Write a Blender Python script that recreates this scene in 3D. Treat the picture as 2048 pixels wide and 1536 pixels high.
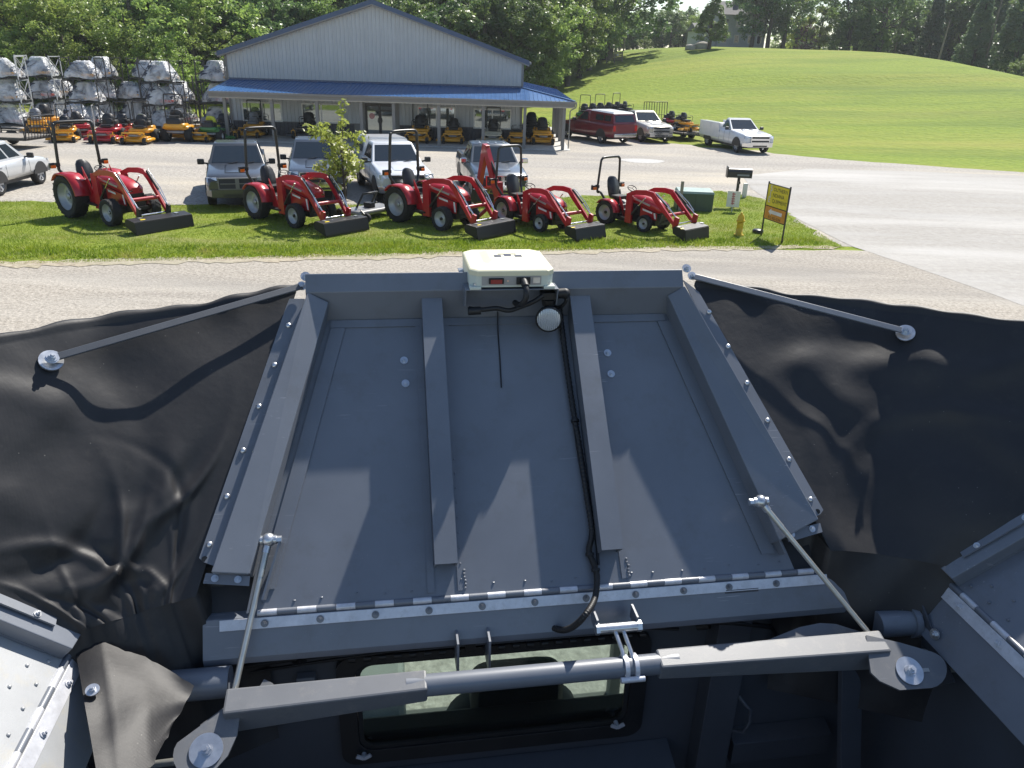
import bpy, math, random
import numpy as np
from mathutils import Vector, Matrix
for o in list(bpy.data.objects): bpy.data.objects.remove(o)
SC=bpy.context.scene; COL=SC.collection
R=math.radians
# ---------------------------------------------------------------- camera
CH=4.8; FPX=1540.0; PITCH=R(23.0); ROLL=R(1.8)
cam=bpy.data.cameras.new('camera'); camo=bpy.data.objects.new('camera',cam); COL.objects.link(camo)
cam.sensor_width=36; cam.lens=FPX/2048*36; cam.clip_start=.05; cam.clip_end=3000
camo.matrix_world=Matrix.Translation((0,0,CH))@Matrix.Rotation(R(90)-PITCH,4,'X')@Matrix.Rotation(ROLL,4,'Z')
SC.camera=camo
# ---------------------------------------------------------------- sky, sun, exposure
SUN_AZ=R(28.5); SUN_EL=R(49)
w=bpy.data.worlds.new('World'); SC.world=w; w.use_nodes=True
nt=w.node_tree; nt.nodes.clear()
sky=nt.nodes.new('ShaderNodeTexSky'); sky.sky_type='NISHITA'; sky.sun_disc=False
sky.sun_elevation=SUN_EL; sky.sun_rotation=SUN_AZ; sky.air_density=1.0; sky.dust_density=.4; sky.ozone_density=1.0; sky.altitude=200
bg=nt.nodes.new('ShaderNodeBackground'); bg.inputs[1].default_value=.10
wo=nt.nodes.new('ShaderNodeOutputWorld')
nt.links.new(sky.outputs[0],bg.inputs[0]); nt.links.new(bg.outputs[0],wo.inputs[0])
sl=bpy.data.lights.new('sun','SUN'); sl.energy=5.0; sl.angle=R(.53); sl.color=(1,.95,.87)
so=bpy.data.objects.new('sun',sl); COL.objects.link(so)
SUNDIR=Vector((math.sin(SUN_AZ)*math.cos(SUN_EL),math.cos(SUN_AZ)*math.cos(SUN_EL),math.sin(SUN_EL)))
so.rotation_euler=SUNDIR.to_track_quat('Z','Y').to_euler(); so.location=(30,60,60)
SC.view_settings.view_transform='Standard'; SC.view_settings.look='None'
SC.view_settings.exposure=.62; SC.view_settings.gamma=1; SC.view_settings.use_curve_mapping=False
SC.render.engine='CYCLES'
SC.cycles.max_bounces=6; SC.cycles.diffuse_bounces=3; SC.cycles.glossy_bounces=3; SC.cycles.transmission_bounces=4; SC.cycles.transparent_max_bounces=8
SC.cycles.caustics_reflective=False; SC.cycles.caustics_refractive=False
SC.render.resolution_x=1024; SC.render.resolution_y=768
# ---------------------------------------------------------------- photo pixel -> direction
def ray(x,y):
    u=x-1024.; v=-(y-768.); c,s=math.cos(ROLL),math.sin(ROLL)
    u,v=c*u-s*v,s*u+c*v
    return np.array([u,FPX*math.cos(PITCH)+v*math.sin(PITCH),-FPX*math.sin(PITCH)+v*math.cos(PITCH)])/FPX
def gp(x,y,z=0.):                      # point of the ground (height z) seen at a photo pixel
    r=ray(x,y); t=(z-CH)/r[2]; return (r[0]*t,r[1]*t,z)
def at_dist(x,y,Y):                    # point seen at a pixel, at depth Y
    r=ray(x,y); t=Y/r[1]; return (r[0]*t,Y,CH+r[2]*t)
# ---------------------------------------------------------------- mesh builder
def V3(p): return np.array(p,float)
def unit(v): v=V3(v); return v/(np.linalg.norm(v)+1e-12)
def frame(ax):
    ax=unit(ax); h=np.array([0,0,1.]) if abs(ax[2])<.9 else np.array([1.,0,0])
    a=unit(np.cross(h,ax)); return a,np.cross(ax,a)
class MB:
    def __init__(s): s.v=[]; s.f=[]; s.s=[]; s.m=[]; s.mi=0
    def add(s,vs,fs,smooth=False):
        b=len(s.v); s.v+= [tuple(map(float,p)) for p in vs]
        for f in fs: s.f.append([i+b for i in f]); s.s.append(smooth); s.m.append(s.mi)
        return s
    def box(s,lo,hi):
        x0,y0,z0=lo; x1,y1,z1=hi
        return s.add([(x0,y0,z0),(x1,y0,z0),(x1,y1,z0),(x0,y1,z0),(x0,y0,z1),(x1,y0,z1),(x1,y1,z1),(x0,y1,z1)],
          [(3,2,1,0),(4,5,6,7),(0,1,5,4),(1,2,6,5),(2,3,7,6),(3,0,4,7)])
    def cbox(s,c,d,rz=0,rx=0,ry=0):
        M=Matrix.Translation(c)@Matrix.Rotation(rz,4,'Z')@Matrix.Rotation(ry,4,'Y')@Matrix.Rotation(rx,4,'X')
        b=len(s.v); s.box((-d[0]/2,-d[1]/2,-d[2]/2),(d[0]/2,d[1]/2,d[2]/2))
        for i in range(b,len(s.v)): s.v[i]=tuple(M@Vector(s.v[i]))
        return s
    def hexa(s,p):                      # 8 corners: bottom ring 0-3, top ring 4-7
        return s.add(p,[(3,2,1,0),(4,5,6,7),(0,1,5,4),(1,2,6,5),(2,3,7,6),(3,0,4,7)])
    def bar(s,p0,p1,w,h,up=(0,0,1)):    # rectangular bar between two points
        p0,p1=V3(p0),V3(p1); d=unit(p1-p0); side=np.cross(d,V3(up))
        side=unit(side) if np.linalg.norm(side)>1e-6 else frame(d)[0]; u=np.cross(side,d)
        a,b=side*w/2,u*h/2
        return s.hexa([p0-a-b,p0+a-b,p1+a-b,p1-a-b,p0-a+b,p0+a+b,p1+a+b,p1-a+b])
    def prism(s,poly,vec,smooth=False):
        n=len(poly); P=[V3(p) for p in poly]; Q=[p+V3(vec) for p in P]
        s.add(P,[tuple(range(n-1,-1,-1))]); s.add(Q,[tuple(range(n))])
        return s.add(P+Q,[(i,(i+1)%n,n+(i+1)%n,n+i) for i in range(n)],smooth)
    def cyl(s,p0,p1,r,r2=None,n=12,caps=True,smooth=True):
        r2=r if r2 is None else r2; p0,p1=V3(p0),V3(p1); a,b=frame(p1-p0)
        c=[(math.cos(2*math.pi*i/n),math.sin(2*math.pi*i/n)) for i in range(n)]
        A=[p0+r*(x*a+y*b) for x,y in c]; B=[p1+r2*(x*a+y*b) for x,y in c]
        s.add(A+B,[(i,(i+1)%n,n+(i+1)%n,n+i) for i in range(n)],smooth)
        if caps: s.add(A,[tuple(range(n-1,-1,-1))]); s.add(B,[tuple(range(n))])
        return s
    def tube(s,pts,r,n=8,caps=True,closed=False):
        P=[V3(p) for p in pts]; m=len(P); rr=r if hasattr(r,'__len__') else [r]*m
        a=None; rings=[]
        for i in range(m):
            if closed: d=unit(P[(i+1)%m]-P[i-1])
            else: d=unit(P[min(i+1,m-1)]-P[max(i-1,0)])
            if a is None: a,_=frame(d)
            a=unit(a-d*np.dot(a,d)); b=np.cross(d,a)
            rings.append([P[i]+rr[i]*(math.cos(2*math.pi*k/n)*a+math.sin(2*math.pi*k/n)*b) for k in range(n)])
        fs=[]
        for i in range(m if closed else m-1):
            j=(i+1)%m
            fs+=[(i*n+k,i*n+(k+1)%n,j*n+(k+1)%n,j*n+k) for k in range(n)]
        s.add([q for g in rings for q in g],fs,True)
        if caps and not closed: s.add(rings[0],[tuple(range(n-1,-1,-1))]); s.add(rings[-1],[tuple(range(n))])
        return s
    def lathe(s,prof,o,ax,n=16,smooth=True):   # prof: (radius, height along axis)
        o=V3(o); ax=unit(ax); a,b=frame(ax); m=len(prof); vs=[]
        for r,h in prof:
            vs+=[o+ax*h+r*(math.cos(2*math.pi*k/n)*a+math.sin(2*math.pi*k/n)*b) for k in range(n)]
        return s.add(vs,[(i*n+k,i*n+(k+1)%n,(i+1)*n+(k+1)%n,(i+1)*n+k) for i in range(m-1) for k in range(n)],smooth)
    def grid(s,rows,smooth=True,closed=False):
        m=len(rows); n=len(rows[0]); e=n if closed else n-1
        return s.add([p for r in rows for p in r],[(i*n+j,i*n+(j+1)%n,(i+1)*n+(j+1)%n,(i+1)*n+j) for i in range(m-1) for j in range(e)],smooth)
    def loft(s,rows,smooth=True,caps=True):    # closed rings
        s.grid(rows,smooth,True); n=len(rows[0])
        if caps: s.add(rows[0],[tuple(range(n-1,-1,-1))]); s.add(rows[-1],[tuple(range(n))])
        return s
    def ball(s,c,r,n=10,m=6):
        r=r if hasattr(r,'__len__') else (r,r,r); rows=[]
        for i in range(m+1):
            t=math.pi*i/m; rows.append([(c[0]+r[0]*math.sin(t)*math.cos(2*math.pi*k/n),c[1]+r[1]*math.sin(t)*math.sin(2*math.pi*k/n),c[2]-r[2]*math.cos(t)) for k in range(n)])
        return s.grid(rows,True,True)
    def xf(s,M,b=0):
        for i in range(b,len(s.v)): s.v[i]=tuple(M@Vector(s.v[i]))
        return s
    def mesh(s,name,mats):
        me=bpy.data.meshes.new(name); me.from_pydata(s.v,[],s.f)
        mats=mats if isinstance(mats,(list,tuple)) else [mats]
        for m in mats: me.materials.append(M(m))
        if s.f:
            me.polygons.foreach_set('use_smooth',s.s); me.polygons.foreach_set('material_index',s.m)
        me.update(); return me
    def obj(s,name,mats,parent=None,bevel=0,loc=None,rz=0,label=None):
        o=bpy.data.objects.new(name,s.mesh(name,mats)); COL.objects.link(o)
        if parent is not None: o.parent=parent
        if loc is not None: o.location=loc
        if rz: o.rotation_euler[2]=rz
        if bevel:
            b=o.modifiers.new('bevel','BEVEL'); b.width=bevel; b.segments=2; b.limit_method='ANGLE'; b.angle_limit=R(40)
        if label: o['label']=label
        return o
def tag(o,label,cat,group=None,kind=None):
    o['label']=label; o['category']=cat
    if group: o['group']=group
    if kind: o['kind']=kind
    return o
def thing(name,label,cat,loc=(0,0,0),rz=0,group=None):
    o=bpy.data.objects.new(name,None); COL.objects.link(o); o.location=loc; o.rotation_euler[2]=rz; o.empty_display_size=.2
    return tag(o,label,cat,group)
def struct(o): o['kind']='structure'; return o
def kids(o): return [c for c in bpy.data.objects if c.parent==o]
def dup(src,loc,rz,label=None,tree=None,scale=None,cat=None,group=None):
    """copy a thing with its parts and sub-parts"""
    r=src.copy(); COL.objects.link(r); r.location=loc; r.rotation_euler[2]=rz
    if label: r['label']=label
    if group: r['group']=group
    if scale: r.scale=(scale,)*3
    for c in (tree or {}).get(src.name) or kids(src):
        d=c.copy(); COL.objects.link(d); d.parent=r
        for g in (tree or {}).get(c.name) or kids(c):
            e=g.copy(); COL.objects.link(e); e.parent=d
    return r
# ---------------------------------------------------------------- materials
_M={}
def M(n):
    return _M[n] if isinstance(n,str) else n
def nmat(name):
    m=bpy.data.materials.new(name); m.use_nodes=True; _M[name]=m
    nt=m.node_tree; b=nt.nodes['Principled BSDF']; return m,nt,b
def N(nt,t,**k):
    n=nt.nodes.new(t)
    for a,v in k.items():
        if a.startswith('i_'):
            key=a[2:]; key=int(key) if key.isdigit() else key.replace('_',' ')
            n.inputs[key].default_value=v
        else: setattr(n,a,v)
    return n
def ramp(nt,src,stops):
    r=nt.nodes.new('ShaderNodeValToRGB'); e=r.color_ramp.elements
    while len(e)<len(stops): e.new(.5)
    for x,(p,c) in zip(e,stops): x.position=p; x.color=(*c,1) if len(c)==3 else c
    nt.links.new(src,r.inputs[0]); return r
def mix(nt,fac,a,b,mode='MIX'):
    m=nt.nodes.new('ShaderNodeMix'); m.data_type='RGBA'; m.blend_type=mode
    for i,x in ((0,fac),(6,a),(7,b)):
        if hasattr(x,'is_output'): nt.links.new(x,m.inputs[i])
        elif i==0: m.inputs[0].default_value=x
        else: m.inputs[i].default_value=(*x,1)
    return m.outputs[2]
def simple(name,c,rough=.5,metal=0,var=.12,scale=6,rv=.1,bump=0,bscale=200,spec=.5,coat=0,dirt=None):
    m,nt,b=nmat(name); L=nt.links.new
    tc=N(nt,'ShaderNodeTexCoord'); no=N(nt,'ShaderNodeTexNoise',i_Scale=scale,i_Detail=5,i_Roughness=.6); L(tc.outputs['Object'],no.inputs['Vector'])
    lo=tuple(max(0,x*(1-var)) for x in c); hi=tuple(min(1,x*(1+var)) for x in c)
    r=ramp(nt,no.outputs[0],[(.3,lo),(.7,hi)]); col=r.outputs[0]
    if dirt:
        n2=N(nt,'ShaderNodeTexNoise',i_Scale=scale*2.3,i_Detail=8,i_Roughness=.75); L(tc.outputs['Object'],n2.inputs['Vector'])
        f=ramp(nt,n2.outputs[0],[(.52,(0,0,0)),(.75,(dirt[1],)*3)]); col=mix(nt,f.outputs[0],col,dirt[0])
    L(col,b.inputs['Base Color'])
    mr=N(nt,'ShaderNodeMapRange'); L(no.outputs[0],mr.inputs[0]); mr.inputs[3].default_value=max(.02,rough-rv); mr.inputs[4].default_value=min(1,rough+rv)
    L(mr.outputs[0],b.inputs['Roughness']); b.inputs['Metallic'].default_value=metal
    b.inputs['Specular IOR Level'].default_value=spec; b.inputs['Coat Weight'].default_value=coat; b.inputs['Coat Roughness'].default_value=.08
    if bump:
        n3=N(nt,'ShaderNodeTexNoise',i_Scale=bscale,i_Detail=3); L(tc.outputs['Object'],n3.inputs['Vector'])
        bp=N(nt,'ShaderNodeBump',i_Strength=bump,i_Distance=.01); L(n3.outputs[0],bp.inputs['Height']); L(bp.outputs[0],b.inputs['Normal'])
    return m
def glass(name,c=(.02,.03,.035),rough=.04):
    m,nt,b=nmat(name); b.inputs['Base Color'].default_value=(*c,1); b.inputs['Roughness'].default_value=rough; b.inputs['Specular IOR Level'].default_value=.9
    return m
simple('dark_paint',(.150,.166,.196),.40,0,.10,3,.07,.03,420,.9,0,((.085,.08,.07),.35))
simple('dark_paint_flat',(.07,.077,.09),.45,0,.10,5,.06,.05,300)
simple('light_worn',(.36,.36,.36),.42,.15,.14,5,.1,.05,200,.5,0,((.25,.22,.17),.4))
simple('zinc',(.62,.64,.67),.32,.85,.12,40,.1)
simple('zinc_dirty',(.64,.65,.69),.38,.30,.12,30,.10,.05,200,.5,0,((.30,.28,.25),.4))
simple('bolt_steel',(.22,.22,.23),.4,.5,.15,30,.1)
simple('rod_metal',(.60,.60,.56),.34,.75,.1,25,.08)
simple('black_plastic',(.014,.014,.015),.5,0,.2,20,.1)
simple('black_steel',(.018,.018,.019),.38,0,.2,10,.08)
simple('arm_paint',(.145,.152,.165),.45,0,.08,6,.06,.03,300,.6,0,((.32,.30,.26),.4))
simple('sunlit_paint',(.34,.35,.36),.40,0,.12,5,.08,.05,300,.9,0,((.42,.38,.28),.6))  # cover paint with sun sheen put in as lighter base, yellowish dust over it
simple('edge_bare',(.45,.44,.42),.45,.5,.2,30,.1)
simple('white_paint',(.72,.73,.73),.3,0,.04,2,.05,0,1,.5,.5)
simple('rubber',(.018,.018,.018),.75,0,.25,8,.1,.2,60)
simple('chrome',(.75,.76,.78),.12,1,.05,10,.04)
simple('amber',(.75,.16,.01),.25); simple('red_lens',(.5,.01,.01),.2)
simple('seat_vinyl',(.022,.022,.024),.45,0,.15,9,.08,.1,120)
glass('car_glass',(.015,.022,.028),.03)

def wear(name,amt=.5):
    """fine pale scratches and dust specks over an existing paint"""
    m=M(name); nt=m.node_tree; L=nt.links.new; b=nt.nodes['Principled BSDF']; src=b.inputs['Base Color'].links[0].from_socket
    tc=N(nt,'ShaderNodeTexCoord'); col=src
    for rot,sc in ((.5,(9,160,160)),(-.7,(7,130,130))):
        mp=N(nt,'ShaderNodeMapping'); mp.inputs['Rotation'].default_value=(0,.3,rot); mp.inputs['Scale'].default_value=sc; L(tc.outputs['Object'],mp.inputs['Vector'])
        n=N(nt,'ShaderNodeTexNoise',i_Scale=1,i_Detail=2); L(mp.outputs[0],n.inputs['Vector']); n2=N(nt,'ShaderNodeTexNoise',i_Scale=2.6,i_Detail=3); L(tc.outputs['Object'],n2.inputs['Vector'])
        f=ramp(nt,n.outputs[0],[(.70,(0,0,0)),(.74,(amt,)*3)]); f2=ramp(nt,n2.outputs[0],[(.54,(0,0,0)),(.66,(1,1,1))]); col=mix(nt,mix(nt,1.,f.outputs[0],f2.outputs[0],'MULTIPLY'),col,(.42,.43,.44))
    v=N(nt,'ShaderNodeTexVoronoi',i_Scale=60); L(tc.outputs['Object'],v.inputs['Vector']); f=ramp(nt,v.outputs['Distance'],[(.05,(amt,)*3),(.08,(0,0,0))]); n2=N(nt,'ShaderNodeTexNoise',i_Scale=4,i_Detail=3); L(tc.outputs['Object'],n2.inputs['Vector']); f2=ramp(nt,n2.outputs[0],[(.50,(0,0,0)),(.62,(1,1,1))])
    col=mix(nt,mix(nt,1.,f.outputs[0],f2.outputs[0],'MULTIPLY'),col,(.34,.33,.30)); L(col,b.inputs['Base Color'])
wear('dark_paint',.55); wear('arm_paint',.5); wear('sunlit_paint',.5)
# ================================================================ ground
def sst(a,b,x):
    t=np.clip((x-a)/(b-a),0,1); return t*t*(3-2*t)
def gz(x,y):
    """height of the land: flat yard, hill rising behind and to the right"""
    x=np.asarray(x,float); y=np.asarray(y,float)
    edge=48-.40*(x-14)+8*sst(14,-10,x)+40*sst(4,-30,x)          # foot of the hill
    A=6.7*sst(-16,24,x)*(1-.65*sst(48,70,x))+1.5*sst(10,-20,x)
    h=A*sst(0,1,(y-edge)/ (95-15*sst(60,100,x)))**1.0
    h=h-2.5*sst(165,300,y)*sst(-10,30,x)
    h=h+.55*sst(-1.2,1.2,y-(88+.10*(x-45)+2.5*np.sin(x*.09)))*sst(16,30,x)
    h=h+.10*np.sin(x*.19+y*.07)*np.sin(y*.13-x*.05)*sst(4,30,y-edge)
    return h
def gzf(x,y): return float(gz(x,y))
def mat_ground(name,cols,scale,rough=.95,bump=.4,bs=None,patch=None,patch2=None,bd=.03,st=(.35,1.6,8)):
    m,nt,b=nmat(name); L=nt.links.new; g=N(nt,'ShaderNodeNewGeometry')
    a=N(nt,'ShaderNodeTexNoise',i_Scale=scale,i_Detail=4,i_Roughness=.75); L(g.outputs['Position'],a.inputs['Vector'])
    c=ramp(nt,a.outputs[0],list(zip((.28,.45,.58,.74)[:len(cols)] if len(cols)>2 else (.3,.7),cols))).outputs[0]
    for p in (patch,patch2):
        if p:
            mp=N(nt,'ShaderNodeMapping'); mp.inputs['Scale'].default_value=(st[0],st[1],1); mp.inputs['Rotation'].default_value=(0,0,R(st[2])); L(g.outputs['Position'],mp.inputs['Vector'])
            n=N(nt,'ShaderNodeTexNoise',i_Scale=p[1],i_Detail=p[3] if len(p)>3 else 5,i_Roughness=.65); L(mp.outputs[0],n.inputs['Vector'])
            f=ramp(nt,n.outputs[0],[(.46,(0,0,0)),(.66,(p[2],)*3)]); c=mix(nt,f.outputs[0],c,p[0])
    L(c,b.inputs['Base Color']); b.inputs['Roughness'].default_value=rough; b.inputs['Specular IOR Level'].default_value=.2
    n=N(nt,'ShaderNodeTexNoise',i_Scale=bs or scale,i_Detail=3); L(g.outputs['Position'],n.inputs['Vector'])
    bp=N(nt,'ShaderNodeBump',i_Strength=bump,i_Distance=bd); L(n.outputs[0],bp.inputs['Height']); L(bp.outputs[0],b.inputs['Normal'])
    return m,nt,b
mat_ground('lawn',[(.105,.155,.010),(.15,.21,.013),(.19,.25,.017),(.25,.28,.03)],3.2,.9,.9,1.6,((.27,.26,.045),.07,.7,10),((.085,.14,.009),.12,.75,10),.25,(.3,1.5,-4))
mat_ground('gravel',[(.17,.155,.135),(.33,.305,.27),(.44,.41,.365),(.58,.55,.50)],8,.95,1.,12,((.52,.46,.36),.12,.6),((.27,.255,.235),.20,.6),.03)
mat_ground('road',[(.17,.152,.128),(.31,.28,.238),(.41,.372,.318),(.54,.495,.43)],13,.95,.9,18,((.45,.42,.37),.45,.55),((.24,.225,.205),.22,.65),.02)
mat_ground('apron',[(.27,.255,.232),(.32,.303,.276),(.35,.332,.303),(.40,.38,.347)],5,.9,.25,25,((.40,.39,.375),.35,.5),((.56,.545,.52),.11,.5),.01)
mat_ground('verge',[(.12,.16,.02),(.17,.22,.03),(.22,.27,.04),(.30,.30,.09)],6,.95,.8,9,((.26,.23,.12),.55,.55),((.09,.14,.02),.25,.5),.05)
# one sheet to the horizon, finer near the yard
xs=np.unique(np.concatenate([np.arange(-700,-120,40),np.arange(-120,-40,8),np.arange(-40,130,2.5),np.arange(130,240,8),np.arange(240,701,40)]))
ys=np.unique(np.concatenate([np.arange(-60,36,8),np.arange(36,190,2.5),np.arange(190,320,10),np.arange(320,1001,60)]))
Xg,Yg=np.meshgrid(xs,ys); Zg=gz(Xg,Yg); n_=len(xs)
vs=np.stack([Xg,Yg,Zg],-1).reshape(-1,3).tolist(); fs=[(i*n_+j,i*n_+j+1,(i+1)*n_+j+1,(i+1)*n_+j) for i in range(len(ys)-1) for j in range(n_-1)]
m=MB(); m.add(vs,fs,True); struct(m.obj('ground','lawn'))
def sheet(name,poly,z,mat,jit=0,seg=1.2,seed=1):
    """flat sheet with a slightly ragged outline"""
    rr=random.Random(seed); P=[]
    for (x0,y0),(x1,y1) in zip(poly,poly[1:]+poly[:1]):
        L_=math.hypot(x1-x0,y1-y0); n=max(1,int(L_/seg)) if jit else 1
        for k in range(n):
            t=k/n; P.append((x0+(x1-x0)*t+rr.uniform(-jit,jit),y0+(y1-y0)*t+rr.uniform(-jit,jit),z))
    return struct(MB().add(P,[tuple(range(len(P)))]).obj(name,mat))
def G(*pp): return [gp(x,y)[:2] for x,y in pp]
lot=G((-400,420),(1480,392),(1700,480),(2500,460),(2300,362),(2048,347),(1800,332),(1620,318),(1535,306),(1500,290))
lot=[(-60,24.2)]+G((1700,493))[0:1]+[(60,40)]+[(34,38.5),(27,41.6),(21.5,43.8),(17.2,45.6),(15.0,47.4),(14.6,51),(14.8,56),(11,66),(8,78),(3,86),(-4,86),(-4,70),(-22,70),(-22,60),(-60,60)]
sheet('gravel_yard',lot,.004,'gravel',.22,.9,3)
sheet('road',[(-90,-30),(90,-30),(90,8),(60,14),(9.6,21.9),(4,21.2),(-1.7,19.7),(-7,18.5),(-12,17.4),(-20,16.1),(-90,4)],.008,'road',.10,.6,5)
ap=G((1485,352),(1620,338),(1800,342),(2048,352))+[(45,40),(60,39),(60,14.2)]+G((2048,612),(1880,552),(1706,494),(1610,447),(1560,418),(1505,380))
sheet('concrete_apron',ap,.012,'apron',.03,.8,6)
vg=[(-40,9.6),(-20,16.15),(-12,17.45),(-7,18.55),(-1.7,19.75),(4,21.25)]+G((1600,500),(1690,497),(1600,446),(1555,418),(1520,398),(1480,388),(1440,384),(1340,386))+[(-3,27.2),(-9,25.7),(-12,25.3),(-16.7,25.1),(-40,25)]
sheet('grass_verge',vg,.016,'verge',.28,.4,7)
mat_ground('dirt',[(.20,.165,.12),(.32,.27,.20),(.42,.37,.28),(.50,.46,.36)],7,.95,.7,12,((.25,.24,.12),.8,.6),((.40,.37,.31),.4,.5),.02)
sheet('dirt_edge',[(-20,15.75),(-12,17.15),(-7,18.25),(-1.7,19.45),(4,20.95),(9.2,22.0),(9.4,22.35),(4,21.55),(-1.7,20.05),(-7,18.85),(-12,17.75),(-20,16.4)],.0185,'dirt',.16,.22,15)
# concrete patch in the yard
pt=gp(1285,322); mat_ground('pale_patch',[(.42,.41,.39),(.52,.51,.49)],4)
sheet('concrete_pad',[(pt[0]+1.15*math.cos(a)*(1+.12*math.sin(3*a)),pt[1]+.95*math.sin(a)) for a in np.linspace(0,2*math.pi,22,endpoint=False)],.010,'pale_patch')
# dirt drive along the wood on the hill crest
# grass blades on the verge: real blades, one uncountable mass
def inpoly(px,py,poly):
    c=np.zeros(len(px),bool); n=len(poly); j=n-1
    for i in range(n):
        xi,yi=poly[i]; xj,yj=poly[j]
        k=((yi>py)!=(yj>py))&(px<(xj-xi)*(py-yi)/(yj-yi+1e-12)+xi); c^=k; j=i
    return c
def blades(name,poly,n,hmin,hmax,wd,mat,seed,zf=None,clump=.0):
    rs=np.random.RandomState(seed); P=np.array(poly); lo_,hi_=P.min(0),P.max(0); lo_[0]=max(lo_[0],-17.5)
    xy=lo_+rs.rand(n*2,2)*(hi_-lo_); xy=xy[inpoly(xy[:,0],xy[:,1],poly)][:n]; k=len(xy)
    q=np.sin(xy[:,0]*1.9+np.sin(xy[:,1]*1.3)*2)*np.sin(xy[:,1]*2.3+np.cos(xy[:,0]*1.1)*2)
    h=(hmin+(hmax-hmin)*rs.rand(k)**1.6)*(1+.45*q); a=rs.rand(k)*6.283; z0=.014 if zf is None else zf(xy[:,0],xy[:,1])
    lean=(rs.rand(k,2)-.5)*h[:,None]*1.5; dx=np.cos(a)*wd; dy=np.sin(a)*wd
    v=np.zeros((k,3,3)); v[:,0]=np.c_[xy[:,0]-dx,xy[:,1]-dy,np.full(k,z0) if np.isscalar(z0) else z0]; v[:,1]=np.c_[xy[:,0]+dx,xy[:,1]+dy,v[:,0,2]]; v[:,2]=np.c_[xy+lean,v[:,0,2]+h]
    me=bpy.data.meshes.new(name); me.vertices.add(3*k); me.vertices.foreach_set('co',v.reshape(-1)); me.loops.add(3*k); me.loops.foreach_set('vertex_index',np.arange(3*k,dtype=np.int32))
    me.polygons.add(k); me.polygons.foreach_set('loop_start',np.arange(0,3*k,3,dtype=np.int32)); me.update(calc_edges=True); me.validate()
    me.materials.append(M(mat)); o=bpy.data.objects.new(name,me); COL.objects.link(o); return o
m,nt,b=nmat('grass_blade'); L=nt.links.new; g=N(nt,'ShaderNodeNewGeometry')
a_=N(nt,'ShaderNodeTexNoise',i_Scale=1.1,i_Detail=6,i_Roughness=.7); L(g.outputs['Position'],a_.inputs['Vector'])
c_=ramp(nt,a_.outputs[0],[(.30,(.16,.25,.015)),(.46,(.25,.34,.024)),(.58,(.34,.40,.045)),(.68,(.46,.42,.13))]); L(c_.outputs[0],b.inputs['Base Color']); b.inputs['Roughness'].default_value=.55
tr=N(nt,'ShaderNodeBsdfTranslucent'); L(c_.outputs[0],tr.inputs[0]); ms=N(nt,'ShaderNodeMixShader',i_0=.35); out=nt.nodes['Material Output']; L(b.outputs[0],ms.inputs[1]); L(tr.outputs[0],ms.inputs[2]); L(ms.outputs[0],out.inputs[0])
vin=[(x,y) for x,y in vg]
tag(blades('verge_grass',vin,260000,.025,.075,.006,'grass_blade',11),'short bright green grass growing on the verge under the tractors','grass',kind='stuff')
tag(blades('verge_weeds',[(-16,17.2),(-7,18.7),(4,21.3),(9,22.4),(9,23.2),(4,22.4),(-7,20.1),(-16,18.6)],26000,.05,.13,.016,'grass_blade',12),'taller leafy weeds along the road edge of the verge','weeds',kind='stuff')
# ================================================================ showroom building
simple('siding',(.45,.475,.50),.45,0,.05,1.2,.05); simple('wainscot',(.075,.075,.085),.6,0,.35,7,.1,.3,20); simple('trim_grey',(.20,.195,.19),.5,0,.08,3)
simple('roof_blue',(.028,.062,.145),.30,0,.12,1.5,.07,0,1,.6); simple('porch_blue',(.028,.105,.27),.30,0,.12,1.5,.07,0,1,.6); simple('frame_white',(.72,.72,.70),.45); simple('bronze',(.028,.024,.022),.4); simple('slab',(.50,.49,.46),.85,0,.1,2,.05,.1,30)
m,nt,b=nmat('window_glass'); b.inputs['Base Color'].default_value=(.30,.34,.34,1); b.inputs['Metallic'].default_value=.75; b.inputs['Roughness'].default_value=.03
simple('soffit',(.42,.41,.39),.6)
BYAW=R(1.0); bld=thing('showroom_building','large grey metal building with blue gable roof and a blue front porch','building',(-17.33,48.6,0),BYAW)
BW,EV,RG,BD=17.41,4.62,7.46,25.
def roofz(x): return EV+(RG-EV)*(1-abs(x-BW/2)/(BW/2))
def siding(x0,x1,z0f,z1f,y,name,mat,flip=1,rib=.2284,ax='x'):
    """ribbed sheet: raised narrow ribs, flat pans"""
    xs=[]; k=0
    n=max(1,round((x1-x0)/rib)); w=(x1-x0)/n
    for i in range(n):
        a=x0+i*w; xs+=[(a+.002,0),(a+w*.30,0),(a+w*.40,.032),(a+w*.58,.032),(a+w*.68,0),(a+w-.002,0)]
    m=MB(); T=(lambda x,d,z:(x,y-d,z)) if ax=='x' else (lambda x,d,z:(y+d,x,z))
    rows=[[T(x,d,z0f(x)) for x,d in xs],[T(x,d,z1f(x)) for x,d in xs]]
    if ax=='x': rows=[r for r in rows]
    m.grid(rows,False); return m.obj(name,mat,bld)
m=MB(); 
m.prism([(.03,.06,0),(BW-.03,.06,0),(BW-.03,.06,EV-.05),(BW/2,.06,RG-.05),(.03,.06,EV-.05)],(0,BD-.12,0)); m.obj('core','trim_grey',bld)
np_=19; pw=BW/np_
holes=[(.69,3.07,.80,1.90),(4.24,6.59,.80,1.92),(11.16,13.43,.76,1.93),(14.51,16.79,.76,1.91)]; dr=(8.04,9.78,.06,2.02)
for i in range(np_): siding(i*pw,(i+1)*pw,lambda x:2.95,lambda x:roofz(x)-.02,0,'siding_panel','siding')
for i in range(np_): siding(i*pw,(i+1)*pw,lambda x:.83,lambda x:2.94,0,'siding_panel','siding')
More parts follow.
